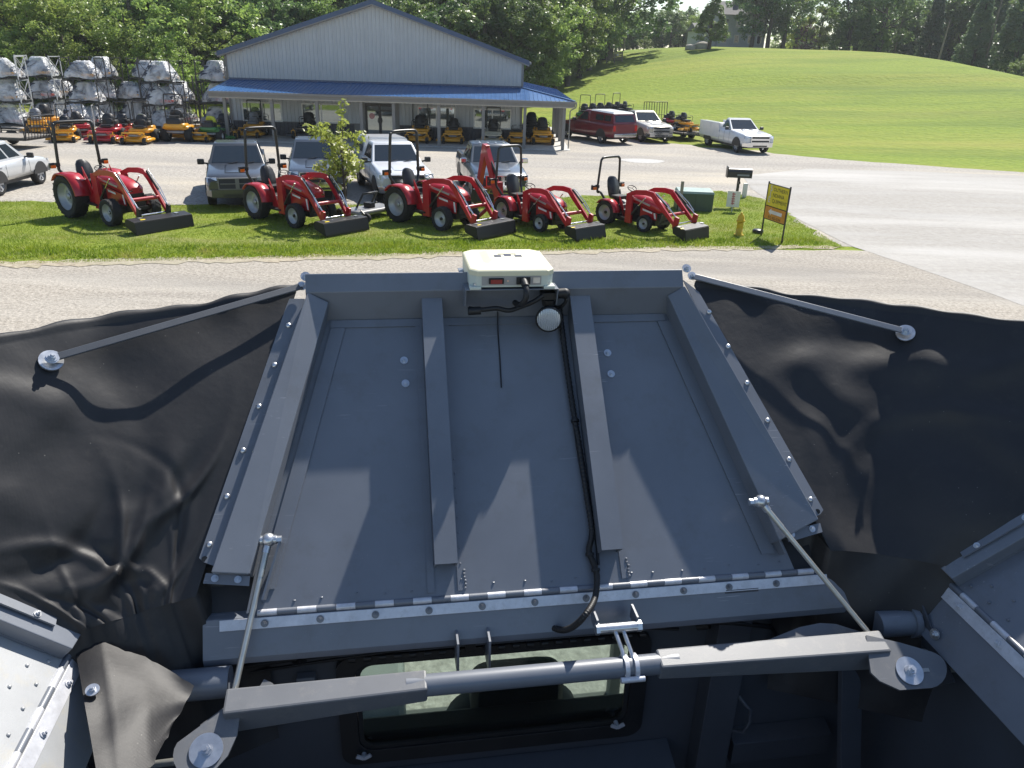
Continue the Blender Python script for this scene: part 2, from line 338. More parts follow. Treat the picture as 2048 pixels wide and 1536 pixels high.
for i in range(np_): 
    if not (i*pw<9.8 and (i+1)*pw>8.1): siding(i*pw,(i+1)*pw,lambda x:.02,lambda x:.82,-.004,'wainscot_panel','wainscot')
for k in range(26): siding(.2+k*.94,.2+(k+1)*.94,lambda x:.83,lambda x:EV-.05,BW,'siding_panel','siding',ax='y')
for k in range(26): siding(.2+k*.94,.2+(k+1)*.94,lambda x:.02,lambda x:.82,BW+.004,'wainscot_panel','wainscot',ax='y')
for x in (-.04,BW-.10): MB().box((x,-.05,0),(x+.14,.06,EV)).obj('corner_trim','trim_grey',bld)
MB().box((-.02,-.055,.80),(BW+.02,-.036,.845)).obj('base_trim','trim_grey',bld)
# main roof: two slopes with rake trim
for s in (-1,1):
    x0=BW/2; x1=BW/2+s*(BW/2+.35); z1=roofz(0)-.35*(RG-EV)/(BW/2)
    P=[(x0,-.35,RG+.06),(x1,-.35,z1+.06),(x1,-.35,z1+.11),(x0,-.35,RG+.11)]; 
    if s<0: P=P[::-1]
    rf=MB().prism(P,(0,BD+.7,0)).obj('roof_slope','roof_blue',bld)
    P=[(x0,-.37,RG-.13),(x1,-.37,z1-.13),(x1,-.37,z1+.12),(x0,-.37,RG+.12)]
    if s<0: P=P[::-1]
    MB().prism(P,(0,.018,0)).obj('rake_trim','roof_blue',bld)
    P=[(x0,-.372,RG-.20),(x1,-.372,z1-.20),(x1,-.372,z1-.128),(x0,-.372,RG-.128)]
    if s<0: P=P[::-1]
    MB().prism(P,(0,.33,0)).obj('rake_soffit','trim_grey',bld)
    MB().box((min(x1,x1+s*.12),-.36,z1-.08),(max(x1,x1+s*.12),BD,z1+.05)).obj('gutter','trim_grey',bld)
MB().tube([(-.30,-.30,EV-.15),(-.20,-.26,EV-.35),(-.07,-.12,EV-.45),(-.07,-.12,3.1)],.04,8).obj('downspout','trim_grey',bld)
# porch roof with hip at the right end
PZ1,PZ0,PY=3.10,2.60,-3.72; PXL,PXR=.12,BW+2.85
def pz(y): return PZ1+(PZ0-PZ1)*(y/PY)
k=0; x=PXL; pwid=.94
while x<PXR-.01:
    xe=min(x+pwid,PXR); n=4; w=(xe-x)/n; xs=[]
    for i in range(n): a=x+i*w; xs+=[(a+.002,0),(a+w*.06,.026),(a+w*.16,.026),(a+w*.22,0),(a+w-.002,0)]
    top=[]; bot=[]
    for q,d in xs:
        yt=0 if q<=BW else -(q-BW)*(-PY)/(PXR-BW)     # hip line
        top.append((q,yt-.001,pz(yt)+.02+d)); bot.append((q,PY,PZ0+.02+d))
    MB().grid([bot,top],False).obj('porch_roof_panel','porch_blue',bld); x=xe
# side slope of the wrap-around porch
y=PY
while y<14:
    ye=min(y+pwid,14); n=4; w=(ye-y)/n; ys_=[]
    for i in range(n): a=y+i*w; ys_+=[(a+.002,0),(a+w*.06,.026),(a+w*.16,.026),(a+w*.22,0),(a+w-.002,0)]
    top=[];bot=[]
    for q,d in ys_:
        xt=BW+.03 if q>=0 else BW+(-q)*(PXR-BW)/(-PY); top.append((xt,q,PZ1+(PZ0-PZ1)*(xt-BW)/(PXR-BW)+.02+d)); bot.append((PXR,q,PZ0+.02+d))
    MB().grid([bot,top],False).obj('porch_roof_panel','porch_blue',bld); y=ye
MB().bar((BW,-.0,PZ1+.06),(PXR,PY,PZ0+.06),.16,.03).obj('hip_cap','porch_blue',bld)
MB().box((PXL,-.06,PZ1-.03),(BW,.0-.034,PZ1+.12)).obj('roof_flashing','roof_blue',bld)
MB().prism([(PXL,0,PZ1-.04),(PXL,PY,PZ0-.03),(PXL,PY,PZ0+.0),(PXL,0,PZ1+.0)],(PXR-PXL-2.85,0,0)).obj('porch_deck','soffit',bld)
MB().box((PXL-.02,PY-.02,PZ0-.27),(PXR+.02,PY+.05,PZ0+.0)).obj('porch_fascia','trim_grey',bld)
MB().box((PXR-.05,PY+.051,PZ0-.27),(PXR+.02,14,PZ0+.0)).obj('porch_fascia','trim_grey',bld)
MB().box((PXL,PY-.14,PZ0-.10),(PXR+.1,PY-.021,PZ0+.015)).obj('gutter','trim_grey',bld)
MB().box((PXL,PY+.06,PZ0-.33),(PXR-.06,-.06,PZ0-.27)).obj('porch_ceiling','soffit',bld)
MB().tube([(PXR+.08,PY-.08,PZ0-.08),(PXR+.06,PY-.06,PZ0-.28),(PXR-.16,PY+.2,PZ0-.42),(PXR-.22,PY+.30,PZ0-.5),(PXR-.22,PY+.30,.1)],.035,8).obj('downspout','trim_grey',bld)
posts=[(.85,PY+.32),(3.45,PY+.3),(5.95,PY+.3),(8.40,PY+.3),(10.20,PY+.3),(12.72,PY+.3),(15.20,PY+.3),(17.52,PY+.3),(19.72,PY+.32)]+[(19.85,PY+.32+2.5*k) for k in range(1,6)]
pm=MB().box((-.085,-.085,0),(.085,.085,PZ0-.26)).mesh('porch_post','trim_grey')
for x,y in posts:
    o=bpy.data.objects.new('porch_post',pm); COL.objects.link(o); o.parent=bld; o.location=(x,y,0)
MB().box((PXL+.2,PY+.1,-.2),(PXR-.1,-.03,.022)).obj('porch_slab','slab',bld); MB().box((BW+.05,-.029,-.2),(PXR-.1,14,.021)).obj('porch_slab','slab',bld)
for x0,x1,z0,z1 in holes:
    fr=MB(); f=.075; y0,y1=-.075,-.0
    for lo_,hi_ in (((x0,y0,z0),(x1,y1,z0+f)),((x0,y0,z1-f),(x1,y1,z1)),((x0,y0,z0+f),(x0+f,y1,z1-f)),((x1-f,y0,z0+f),(x1,y1,z1-f)),(((x0+x1)/2-f/2,y0,z0+f),((x0+x1)/2+f/2,y1,z1-f))): fr.box(lo_,hi_)
    wn=fr.obj('window','frame_white',bld)
    for a,c in ((x0+f,(x0+x1)/2-f/2),((x0+x1)/2+f/2,x1-f)): MB().box((a,-.058,z0+f),(c,-.05,z1-f)).obj('pane','window_glass',wn)
x0,x1,z0,z1=dr; fr=MB(); f=.07
for lo_,hi_ in (((x0,-.09,z1-f),(x1,0,z1)),((x0,-.09,z0),(x0+f,0,z1-f)),((x1-f,-.09,z0),(x1,0,z1-f))): fr.box(lo_,hi_)
dd=fr.obj('entrance','bronze',bld); xm=(x0+x1)/2
for a,c,hs in ((x0+f,xm-.004,1),(xm+.004,x1-f,-1)):
    lf=MB(); g_=.085
    for lo_,hi_ in (((a,-.08,z0+.01),(c,-.04,z0+.24)),((a,-.08,z1-f-.10),(c,-.04,z1-f)),((a,-.08,z0+.24),(a+g_*.7,-.04,z1-f-.10)),((c-g_*.7,-.08,z0+.24),(c,-.04,z1-f-.10)),((a+g_*.7,-.08,z1-.42),(c-g_*.7,-.04,z1-.36))): lf.box(lo_,hi_)
    lf.obj('door_leaf','bronze',dd)
    MB().box((a+g_*.7,-.064,z0+.24),(c-g_*.7,-.056,z1-f-.10)).obj('pane','window_glass',dd)
    hx=c-.03 if hs>0 else a+.03
    MB().tube([(hx-hs*.0,-.081,1.22),(hx-hs*.07,-.14,1.17),(hx-hs*.09,-.14,1.06),(hx-hs*.07,-.14,.95),(hx,-.081,.90)],.016,8).obj('pull_handle','bronze',dd)
simple('notice_red',(.62,.30,.30),.6); MB().cyl((8.43,-.066,1.30),(8.43,-.070,1.30),.17,n=20).obj('notice','notice_red',dd)
for x0,x1 in ((7.75,8.02),(9.8,10.06)): MB().box((x0,-.07,0),(x1,-.037,2.6)).obj('door_surround','trim_grey',bld)
# ================================================================ trees
def leafmat(name,cols,tr=.3,var=.5):
    m,nt,b=nmat(name); L=nt.links.new; g=N(nt,'ShaderNodeNewGeometry'); oi=N(nt,'ShaderNodeObjectInfo')
    a=N(nt,'ShaderNodeTexNoise',i_Scale=.55,i_Detail=5,i_Roughness=.75); L(g.outputs['Position'],a.inputs['Vector'])
    c=ramp(nt,a.outputs[0],[(.30,cols[0]),(.5,cols[1]),(.70,cols[2])]).outputs[0]
    h=N(nt,'ShaderNodeHueSaturation'); mr=N(nt,'ShaderNodeMapRange'); L(oi.outputs['Random'],mr.inputs[0]); mr.inputs[3].default_value=.485; mr.inputs[4].default_value=.515; L(mr.outputs[0],h.inputs['Hue'])
    m2=N(nt,'ShaderNodeMapRange'); rp=N(nt,'ShaderNodeMath',operation='FRACT'); ml=N(nt,'ShaderNodeMath',operation='MULTIPLY'); ml.inputs[1].default_value=7.31; L(oi.outputs['Random'],ml.inputs[0]); L(ml.outputs[0],rp.inputs[0]); L(rp.outputs[0],m2.inputs[0]); m2.inputs[3].default_value=.72; m2.inputs[4].default_value=1.25; L(m2.outputs[0],h.inputs['Value'])
    L(c,h.inputs['Color']); L(h.outputs[0],b.inputs['Base Color']); b.inputs['Roughness'].default_value=.42; b.inputs['Specular IOR Level'].default_value=.7
    t=N(nt,'ShaderNodeBsdfTranslucent'); L(h.outputs[0],t.inputs[0]); ms=N(nt,'ShaderNodeMixShader',i_0=tr); L(b.outputs[0],ms.inputs[1]); L(t.outputs[0],ms.inputs[2]); L(ms.outputs[0],nt.nodes['Material Output'].inputs[0]); return m
leafmat('leaf_green',[(.13,.21,.045),(.20,.29,.07),(.29,.36,.105)],.5); leafmat('leaf_dark',[(.085,.15,.045),(.13,.205,.065),(.19,.265,.09)],.5)
leafmat('leaf_light',[(.32,.39,.06),(.42,.48,.10),(.52,.55,.15)],.55); leafmat('leaf_pine',[(.09,.15,.065),(.14,.20,.09),(.20,.26,.12)],.45); leafmat('leaf_purple',[(.13,.06,.065),(.19,.10,.09),(.25,.15,.11)])
leafmat('leaf_sunny',[(.17,.26,.05),(.26,.35,.08),(.37,.44,.13)],.52)
simple('bark',(.09,.075,.06),.9,0,.3,5,.05,.6,12)
def leaves_mesh(name,clumps,per,lsz,mat,seed,flat=.55):
    """clumps: array (n,4) centre and radius; leaf-sized quads scattered through each clump"""
    rs=np.random.RandomState(seed); C=np.repeat(clumps,per,0); k=len(C)
    d=rs.normal(size=(k,3)); d/=np.linalg.norm(d,axis=1)[:,None]; rad=C[:,3]*(.35+.65*rs.rand(k)**.5)
    p=C[:,:3]+d*rad[:,None]*np.array([1,1,.8])
    nrm=d*.7+rs.normal(size=(k,3))*.65+np.array([0,0,flat]); nrm/=np.linalg.norm(nrm,axis=1)[:,None]
    t=np.cross(nrm,rs.normal(size=(k,3))); t/=np.linalg.norm(t,axis=1)[:,None]; bt=np.cross(nrm,t)
    s=lsz*(.6+.8*rs.rand(k))[:,None]; w=s*.55
    v=np.stack([p-t*s*.5,p+bt*w*.5,p+t*s*.5+nrm*s*.1,p-bt*w*.5],1)
    me=bpy.data.meshes.new(name); me.vertices.add(4*k); me.vertices.foreach_set('co',v.reshape(-1)); me.loops.add(4*k); me.loops.foreach_set('vertex_index',np.arange(4*k,dtype=np.int32))
    me.polygons.add(k); me.polygons.foreach_set('loop_start',np.arange(0,4*k,4,dtype=np.int32)); me.update(calc_edges=True); me.materials.append(M(mat)); return me
def tree_meshes(kind,seed,lmat,leaf=.25,nc=320,per=38):
    rs=np.random.RandomState(seed); rr=random.Random(seed); H=10.
    cl=[]; tr=MB()
    if kind=='conifer':
        for i in range(nc):
            t=rs.rand()**.8; z=1.2+t*(H-1.4); R_=(1-t)**.85*2.3+.12; a=rs.rand()*6.283; r=R_*(.45+.55*rs.rand()); cl.append((r*math.cos(a),r*math.sin(a),z-.25*r,.50*(1.1-t*.6)))
        tr.tube([(0,0,0),(.03,0,H*.5),(0,0,H*.98)],[.2,.13,.02],8)
    else:
        zc,rz,rx={'broad':(4.9,5.0,3.6),'tall':(4.9,5.1,2.7),'low':(3.6,6.2,4.4),'cone':(4.9,5.0,2.6)}[kind]
        lobes=[]
        while len(lobes)<38:
            d=rs.normal(size=3); d/=np.linalg.norm(d); f=rs.uniform(.30,1.0)**.6
            lobes.append((d[0]*rx*f*.92,d[1]*rx*f*.92,zc+d[2]*rz*f*.88,rs.uniform(.20,.36)*rx))
        while len(cl)<nc:
            L_=lobes[rs.randint(len(lobes))]; d=rs.normal(size=3); d[2]=d[2]*.8+.45; d/=np.linalg.norm(d); p=np.array(L_[:3])+d*L_[3]*(.75+.25*rs.rand())*np.array([1,1,.75])
            if kind=='cone':
                lim=rx*max(.05,(H-p[2])/H)*1.15; rho=math.hypot(p[0],p[1])
                if rho>lim: p[:2]*=lim/rho
            if p[2]<.3 or p[2]>H: continue
            cl.append((*p,rs.uniform(.28,.55)))
        tr.tube([(0,0,-.2),(.08,.03,1.6),(-.05,.05,3.4),(0,0,6.2),(0.1,0,8.2)],[.30,.24,.20,.12,.03],9)
        for _ in range(9):
            L_=lobes[rs.randint(len(lobes))]; z0=rs.uniform(1.8,4.4); e=np.array(L_[:3]); b0=np.array([0,0,z0]); tr.tube([b0,b0*.5+e*.5+np.array([0,0,-.25]),e],[.09,.05,.02],6)
    return leaves_mesh('crown',np.array(cl),per,leaf,lmat,seed+1),tr.mesh('trunk','bark')
TM={'broad':[tree_meshes('broad',s,'leaf_green') for s in (3,14,25)],'tall':[tree_meshes('tall',s,'leaf_green') for s in (31,42)],'dark':[tree_meshes('broad',s,'leaf_dark') for s in (52,63)],
    'low':[tree_meshes('low',s,'leaf_sunny',.23) for s in (71,82)],'pine':[tree_meshes('conifer',s,'leaf_pine',.26,300,44) for s in (91,92)],'cone':[tree_meshes('cone',95,'leaf_green',.26)],'light':[tree_meshes('tall',97,'leaf_light',.24)],'purple':[tree_meshes('low',99,'leaf_purple',.3,160)]}
rt=random.Random(77)
def tree(kind,x,y,h,label,group=None,wide=1.,name='tree',sink=0.):
    c,t=rt.choice(TM[kind]); o=thing(name,label,'tree' if name!='shrub' else 'shrub',(x,y,gzf(x,y)-sink),rt.uniform(0,6.28),group); s=h/10.; o.scale=(s*wide,s*wide,s)
    for nm,me in (('crown',c),('trunk',t)):
        q=bpy.data.objects.new(nm,me); COL.objects.link(q); q.parent=o
    return o
# wood left of the building and behind the stacked crates
LW='broadleaf tree in the dense wood behind the crated mowers'
for y,h,k0 in ((69.5,5.5,'low'),(73.5,8.5,'low'),(78,11.5,'low'),(83,14.5,'low'),(89,17.5,'broad'),(96,20,'broad')):
    x=-66-rt.uniform(0,3)
    while x<-26.5-(y-70)*.10:
        tree(k0,x,y+rt.uniform(-1.5,1.5),h*rt.uniform(.9,1.12),LW,'wood behind the crated mowers',1.25); x+=h*.42+1.2
BWd='tall tree of the wood rising behind the blue roofed building'
for y,h in ((84,11),(90,14.5),(97,17.5),(105,20)):
    x=-27+(y-84)*.12
    while x<1+(y-84)*.10:
        tree(rt.choice(('broad','tall','dark','broad')),x,y+rt.uniform(-2,2),h*rt.uniform(.9,1.12),BWd,'wood behind the building',1.1); x+=3.1+rt.uniform(-.5,.8)
for i in range(10): tree('dark',-34+5.2*i,128+rt.uniform(-4,8),22,BWd,'wood behind the building',1.3)
EW='tree with hanging foliage at the edge of the wood beside the sloping field'
for i,(x,y,h) in enumerate([(2.2,85.5,6),(4.6,88.5,9),(3.0,91,13),(6.4,93,10),(5.6,97,15.5),(8.4,99,11),(8.0,104,17),(10.6,106,12),(10.2,111,18),(12.8,114,13),(12.6,119,18.5),(15.0,123,15),(15.2,128,19),(17.2,132,16.5),(18.4,139,19.5),(2.5,99,18.5),(5.5,108,20)]):
    tree(('tall','broad','tall')[i%3],x-2.2-(y-85)*.05,y,h,EW,'trees at the edge of the field',1.0)
# far row behind the crest
FT='far tree in the hazy row behind the hill crest'
for i in range(22):
    px=1212+i*9.5+rt.uniform(-5,5); Y=168+rt.uniform(0,22); p=at_dist(px,95,Y); tree(rt.choice(('broad','broad','low','dark')),p[0],Y,rt.uniform(6.5,9.2)-(2 if px<1240 else 0),FT,'trees behind the hill crest',1.15)
for i in range(9):
    px=1560+i*20+rt.uniform(-6,6); Y=172+rt.uniform(0,15); p=at_dist(px,95,Y); tree(rt.choice(('broad','low','dark')),p[0],Y,rt.uniform(6.5,9.5),FT,'trees behind the hill crest',1.1)
for i in range(26):
    px=1695+i*16+rt.uniform(-6,6); Y=rt.choice((138,148,160))+rt.uniform(-4,4)-(px-1695)*.06; p=at_dist(px,100,Y); tree(rt.choice(('pine','broad','tall','pine','dark')),p[0],Y,rt.uniform(12,17),'tall tree of the mixed wood along the lane on the hill','wood along the hill lane',1.0)
def ptree(kind,px,py,Y,h,label,wide=1.,name='tree'):
    p=at_dist(px,py,Y); return tree(kind,p[0],Y,h,label,None,wide,name)
ptree('cone',1418,97,121,7.6,'rounded light green tree standing alone on the hill before the house',1.35)
for px,lb in ((1502,'big dark dense tree right beside the hill house'),(1535,'big dark dense tree, middle one of three by the hill house'),(1565,'big dark dense tree farthest from the hill house of the three')): ptree('dark',px,92,138+.1*(px-1500),13.5,lb,1.0)
ptree('light',1638,92,150,9.8,'pale green drooping tree beside the purple leaved tree',.9)
ptree('light',1590,92,152,11.5,'pale green broad tree next to the dark tree by the house',1.1)
ptree('purple',1611,92,146,4.6,'small purple leaved tree on the hill crest',1.1)
ptree('cone',1755,98,132,7.4,'neat cone shaped tree beside the lane on the hill',1.1)
ptree('low',1680,96,136,2.6,'round clipped shrub on the hill crest',1.4,'shrub'); ptree('low',2046,147,104,3.6,'rounded shrub at the right foot of the lane wood',1.2,'shrub'); ptree('low',1288,95,150,2.2,'low bush by the utility pole on the crest',1.5,'shrub')
# ================================================================ grain tank (local frame: x right, y forward, z up, origin on the front hinge)
YAW=R(9.5); TL=R(44)
_o=ray(1055,1184)*2.25; MO=(_o[0]+.04*math.cos(YAW),_o[1]+.04*math.sin(YAW),CH+_o[2])
RL=np.array([[math.cos(YAW),math.sin(YAW),0],[-math.sin(YAW),math.cos(YAW),0],[0,0,1]]); CL=RL@(np.array([0,0,CH])-np.array(MO))
def onp(px,n,p0):
    n=V3(n); r=RL@ray(*px); t=((V3(p0)-CL)@n)/(r@n); return CL+r*t
def onz(x,y,z=0): return onp((x,y),(0,0,1),(0,0,z))
def ony(x,y,yy): return onp((x,y),(0,1,0),(0,yy,0))
PNn=np.array([0,-math.cos(TL),math.sin(TL)]); PV=np.array([0,math.sin(TL),math.cos(TL)]); PX=np.array([1.,0,0])
def W(u,v,h=0): return u*PX+v*PV+h*PNn
def uv(x,y,h=0):
    p=onp((x,y),PNn,PNn*h); return p[0],float(p@PV)
def PW(x,y,h=0): return W(*uv(x,y,h),h)
tank=thing('grain_tank','dark grey open grain tank of a harvester with folding covers and black fabric corners','grain tank',MO,YAW)
# fabric -------------------------------------------------------------
m,nt,b=nmat('tarp'); L=nt.links.new
tc=N(nt,'ShaderNodeTexCoord')
n1=N(nt,'ShaderNodeTexNoise',i_Scale=2.6,i_Detail=7,i_Roughness=.68); L(tc.outputs['Object'],n1.inputs['Vector'])
n2=N(nt,'ShaderNodeTexNoise',i_Scale=11,i_Detail=9,i_Roughness=.8); L(tc.outputs['Object'],n2.inputs['Vector'])
c1=ramp(nt,n1.outputs[0],[(.35,(.011,.011,.013)),(.65,(.024,.023,.024))])
f=ramp(nt,n2.outputs[0],[(.55,(0,0,0)),(.8,(.55,)*3)]); c2=mix(nt,f.outputs[0],c1.outputs[0],(.060,.055,.048))
vo=N(nt,'ShaderNodeTexVoronoi',i_Scale=38); L(tc.outputs['Object'],vo.inputs['Vector'])
f2=ramp(nt,vo.outputs['Distance'],[(.045,(1,1,1)),(.07,(0,0,0))]); n4=N(nt,'ShaderNodeTexNoise',i_Scale=5); L(tc.outputs['Object'],n4.inputs['Vector'])
f4=ramp(nt,n4.outputs[0],[(.5,(0,0,0)),(.62,(.8,)*3)]); mm=mix(nt,1.,f2.outputs[0],f4.outputs[0],'MULTIPLY')
L(mix(nt,mm,c2,(.20,.19,.17)),b.inputs['Base Color']); b.inputs['Roughness'].default_value=.55; b.inputs['Specular IOR Level'].default_value=.55
wv=N(nt,'ShaderNodeTexWave',i_Scale=140,i_Distortion=.4); L(tc.outputs['Object'],wv.inputs['Vector'])
n5=N(nt,'ShaderNodeTexNoise',i_Scale=26,i_Detail=4); L(tc.outputs['Object'],n5.inputs['Vector'])
b1=N(nt,'ShaderNodeBump',i_Strength=.10,i_Distance=.004); L(wv.outputs[0],b1.inputs['Height'])
b2=N(nt,'ShaderNodeBump',i_Strength=.09,i_Distance=.012); L(n5.outputs[0],b2.inputs['Height']); L(b1.outputs[0],b2.inputs['Normal']); L(b2.outputs[0],b.inputs['Normal'])
# front cover ----------------------------------------------------------
def slab(poly,h0,h1):                      # polygon in cover coordinates, thickened
    return [W(u,v,h0) for u,v in poly],PNn*(h1-h0)
def pslab(mb,poly,h0,h1): return mb.prism(*slab(poly,h0,h1))
cover=pslab(MB(),[(-.83,.0),(.80,.0),(.585,.90),(-.665,.90)],-.006,0).obj('front_cover','dark_paint',tank)
sec=[(.889,.001),(.945,.09),(1.003,.104),(1.006,.100),(.949,.084),(.895,-.005)]
MB().prism([W(-.668,v,h) for v,h in sec],PX*1.236).obj('top_rail','dark_paint',cover,.002)
pslab(MB(),[(-.60,.862),(.52,.862),(.52,.888),(-.60,.888)],.0005,.005).obj('top_flange','dark_paint',cover)
def tubeU(u0,u1,v0,v1,hh,name):
    m=MB(); t=.004
    for a,b_ in ((u0,u0+t),(u1-t,u1)): pslab(m,[(a,v0),(b_,v0),(b_,v1),(a,v1)],.001,hh-t)
    pslab(m,[(u0,v0),(u1,v0),(u1,v1),(u0,v1)],hh-t,hh)
    o=m.obj(name,'dark_paint',cover,.0015)
    pslab(MB(),[(u1+.001,.018),(u1+.021,.018),(u1+.021,v1-.06),(u1+.001,v1-.06)],.0005,.004).obj('rib_flange','dark_paint',cover)
    pslab(MB(),[(u0-.022,.018),(u0-.001,.018),(u0-.001,v1-.06),(u0-.022,v1-.06)],.0005,.004).obj('rib_flange','dark_paint',cover)
    return o
tubeU(-.308,-.243,.088,.930,.068,'rib'); tubeU(.180,.247,.096,.930,.068,'rib')
def siderib(s,it,ib,ot,ob):                # inner/outer edge (u,v) at top and bottom
    hi,ho=.068,.094
    P=[W(*ib,.001),W(*ob,.001),W(*ot,.001),W(*it,.001),W(*ib,hi),W(*ob,ho),W(*ot,ho),W(*it,hi)]
    if s>0: P=[P[i] for i in (1,0,3,2,5,4,7,6)]
    return MB().hexa(P).obj('side_rib','dark_paint',cover,.003)
siderib(-1,(-.600,.922),(-.813,.096),(-.662,.945),(-.908,.104))
siderib(1,(.517,.926),(.735,.088),(.572,.948),(.862,.141))
for s,a,b_ in ((-1,(-.598,.86),(-.80,.06)),(1,(.535,.86),(.745,.06))):   # thin border angle inside the ribs
    q=[(a[0],a[1]),(b_[0],b_[1]),(b_[0]-s*.045,b_[1]),(a[0]-s*.045,a[1])]
    pslab(MB(),q,.0005,.006).obj('border_angle','dark_paint',cover)
def strip(pts,h0,h1,name,mat='dark_paint',par=cover,bev=.002):
    return pslab(MB(),pts,h0,h1).obj(name,mat,par,bev)
# clamp strips along the fabric with their dome bolts
lo=[uv(578,598,.06),uv(398,1125,.06)]; li=[uv(610,598,.06),uv(428,1132,.06)]
strip([li[0],lo[0],(lo[1][0],lo[1][1]+.012),(lo[1][0]+.012,lo[1][1]),li[1]],.056,.062,'clamp_strip')
ro=[uv(1398,585,.06),uv(1646,1020,.06)]; ri=[uv(1366,560,.06),uv(1612,1045,.06)]
strip([ri[0],ri[1],(ro[1][0]-.012,ro[1][1]-.012),ro[1],ro[0]],.056,.062,'clamp_strip')
def dome(parent,p,n,r=.009,mat='zinc',name='bolt'):
    m=MB(); pr=[(r,0),(r,r*.25),(r*.85,r*.5),(r*.5,r*.72),(0.0001,r*.8)]
    m.lathe(pr,p,n,12); return m.obj(name,mat,parent)
def hexbolt(parent,p,n,r=.008,wr=.014,mat='zinc',name='bolt'):
    p=V3(p); n=unit(n); m=MB(); m.cyl(p-n*.001,p+n*.003,wr,n=18); m.cyl(p+n*.003,p+n*(.003+r*.9),r,n=6,smooth=False); m.cyl(p+n*(.003+r*.9),p+n*(.003+r*1.5),r*.5,n=8)
    return m.obj(name,mat,parent)
for x,y in ((577,651),(549,730),(518,813),(486,901),(454,993),(419,1089),(1418,624),(1456,693),(1494,766),(1535,841),(1578,919),(1621,999)):
    dome(cover,PW(x,y,.062),PNn)
for x,y,h in ((611,553,.085),(604,572,.075),(1373,537,.085),(1384,552,.075)): hexbolt(cover,PW(x,y,h),PNn,.009,.0155)
for x,y in ((808,721),(811,767),(1215,706),(1222,748)): hexbolt(cover,PW(x,y,0),PNn,.007,.0125)
MB().cyl(PW(409,1118,.0622),PW(409,1118,.0632),.008).obj('bolt_hole','black_plastic',cover)
MB().cyl(PW(1635,1023,.0622),PW(1635,1023,.0632),.008).obj('bolt_hole','black_plastic',cover)
for q,bl in (([(412,1146),(500,1152),(498,1172),(406,1167)],[(430,1157),(476,1159)]),([(1572,1062),(1640,1046),(1645,1064),(1578,1084)],[(1583,1069),(1624,1058)])):
    strip([uv(x,y,.05) for x,y in q],.046,.051,'end_tab')
    for x,y in bl: hexbolt(cover,PW(x,y,.051),PNn,.006,.010)
rw=random.Random(4)
m=MB()
for i in range(20):
    u=-.78+i*.081+rw.uniform(-.01,.01)
    if not(-.32<u<-.22 or .17<u<.27): m.ball(W(u,.03+rw.uniform(-.006,.006),.0),(.0045,.0045,.0012),8,4)
for k in range(9): m.ball(W(-.231,.05+.045*k,.004),(.003,.003,.002),8,4)
for u in (-.222,.271):
    for k in range(6): m.ball(W(u+rw.uniform(-.003,.003),.025+.010*k,.003),(.005,.005,.004),8,4)
m.obj('weld_bead','dark_paint',cover)['kind']='stuff'
for s_ in (-1,1): strip([(s_*.80-.03,.0),(s_*1.0-.03,.0),(s_*.90-.03,.30),(s_*.72-.03,.30)][::s_],-.03,-.027,'fabric_backing','tarp',cover,0)
# spreader straps over the fabric
def strap(p0,p1,twist=.012):
    p0,p1=V3(p0),V3(p1); return MB().bar(p0,p1,.007,.026,up=(0,-.3,1))
# front hinge --------------------------------------------------------------
def slant(p,q): return (-.006-.5*p+.87*q,-.010-.87*p-.5*q) if False else (-.006-.5*p-.87*q,-.010-.87*p+.5*q)   # p down the sloping face, q outwards
def SF(x,p,q=0): y,z=slant(p,q); return V3((x,y,z))
SN=(0,-.87,.5)
hinge=MB().prism([SF(-.90,0.002,.001),SF(-.90,.032,.001),SF(-.90,.032,.005),SF(-.90,0.002,.005)],(1.80,0,0)).obj('front_hinge','zinc_dirty',tank,.001)
k=0; x=-.80
while x<.83:
    MB().cyl((x,.0,-.002),(x+.0525,.0,-.002),.0095,n=10).obj('knuckle','zinc_dirty' if k%2==0 else 'dark_paint',hinge); x+=.0535; k+=1
for i in range(11): 
    p=onz(*[(530,1241),(641,1230),(751,1219),(857,1208),(962,1197),(1065,1186),(1165,1175),(1262,1167),(1357,1161),(1447,1155),(1540,1148)][i],-.02)
    hexbolt(hinge,SF(p[0],.018,.005),SN,.0065,.0105,'bolt_steel')
beam=MB().prism([(-.945,.03,-.012),SF(-.945,0,0),SF(-.945,.106,0),(-.945,-.058,-.125),(-.945,-.046,-.125),SF(-.945,.10,-.012),(-.945,.03,-.03)],(1.93,0,0)).obj('front_beam','dark_paint',tank,.002)
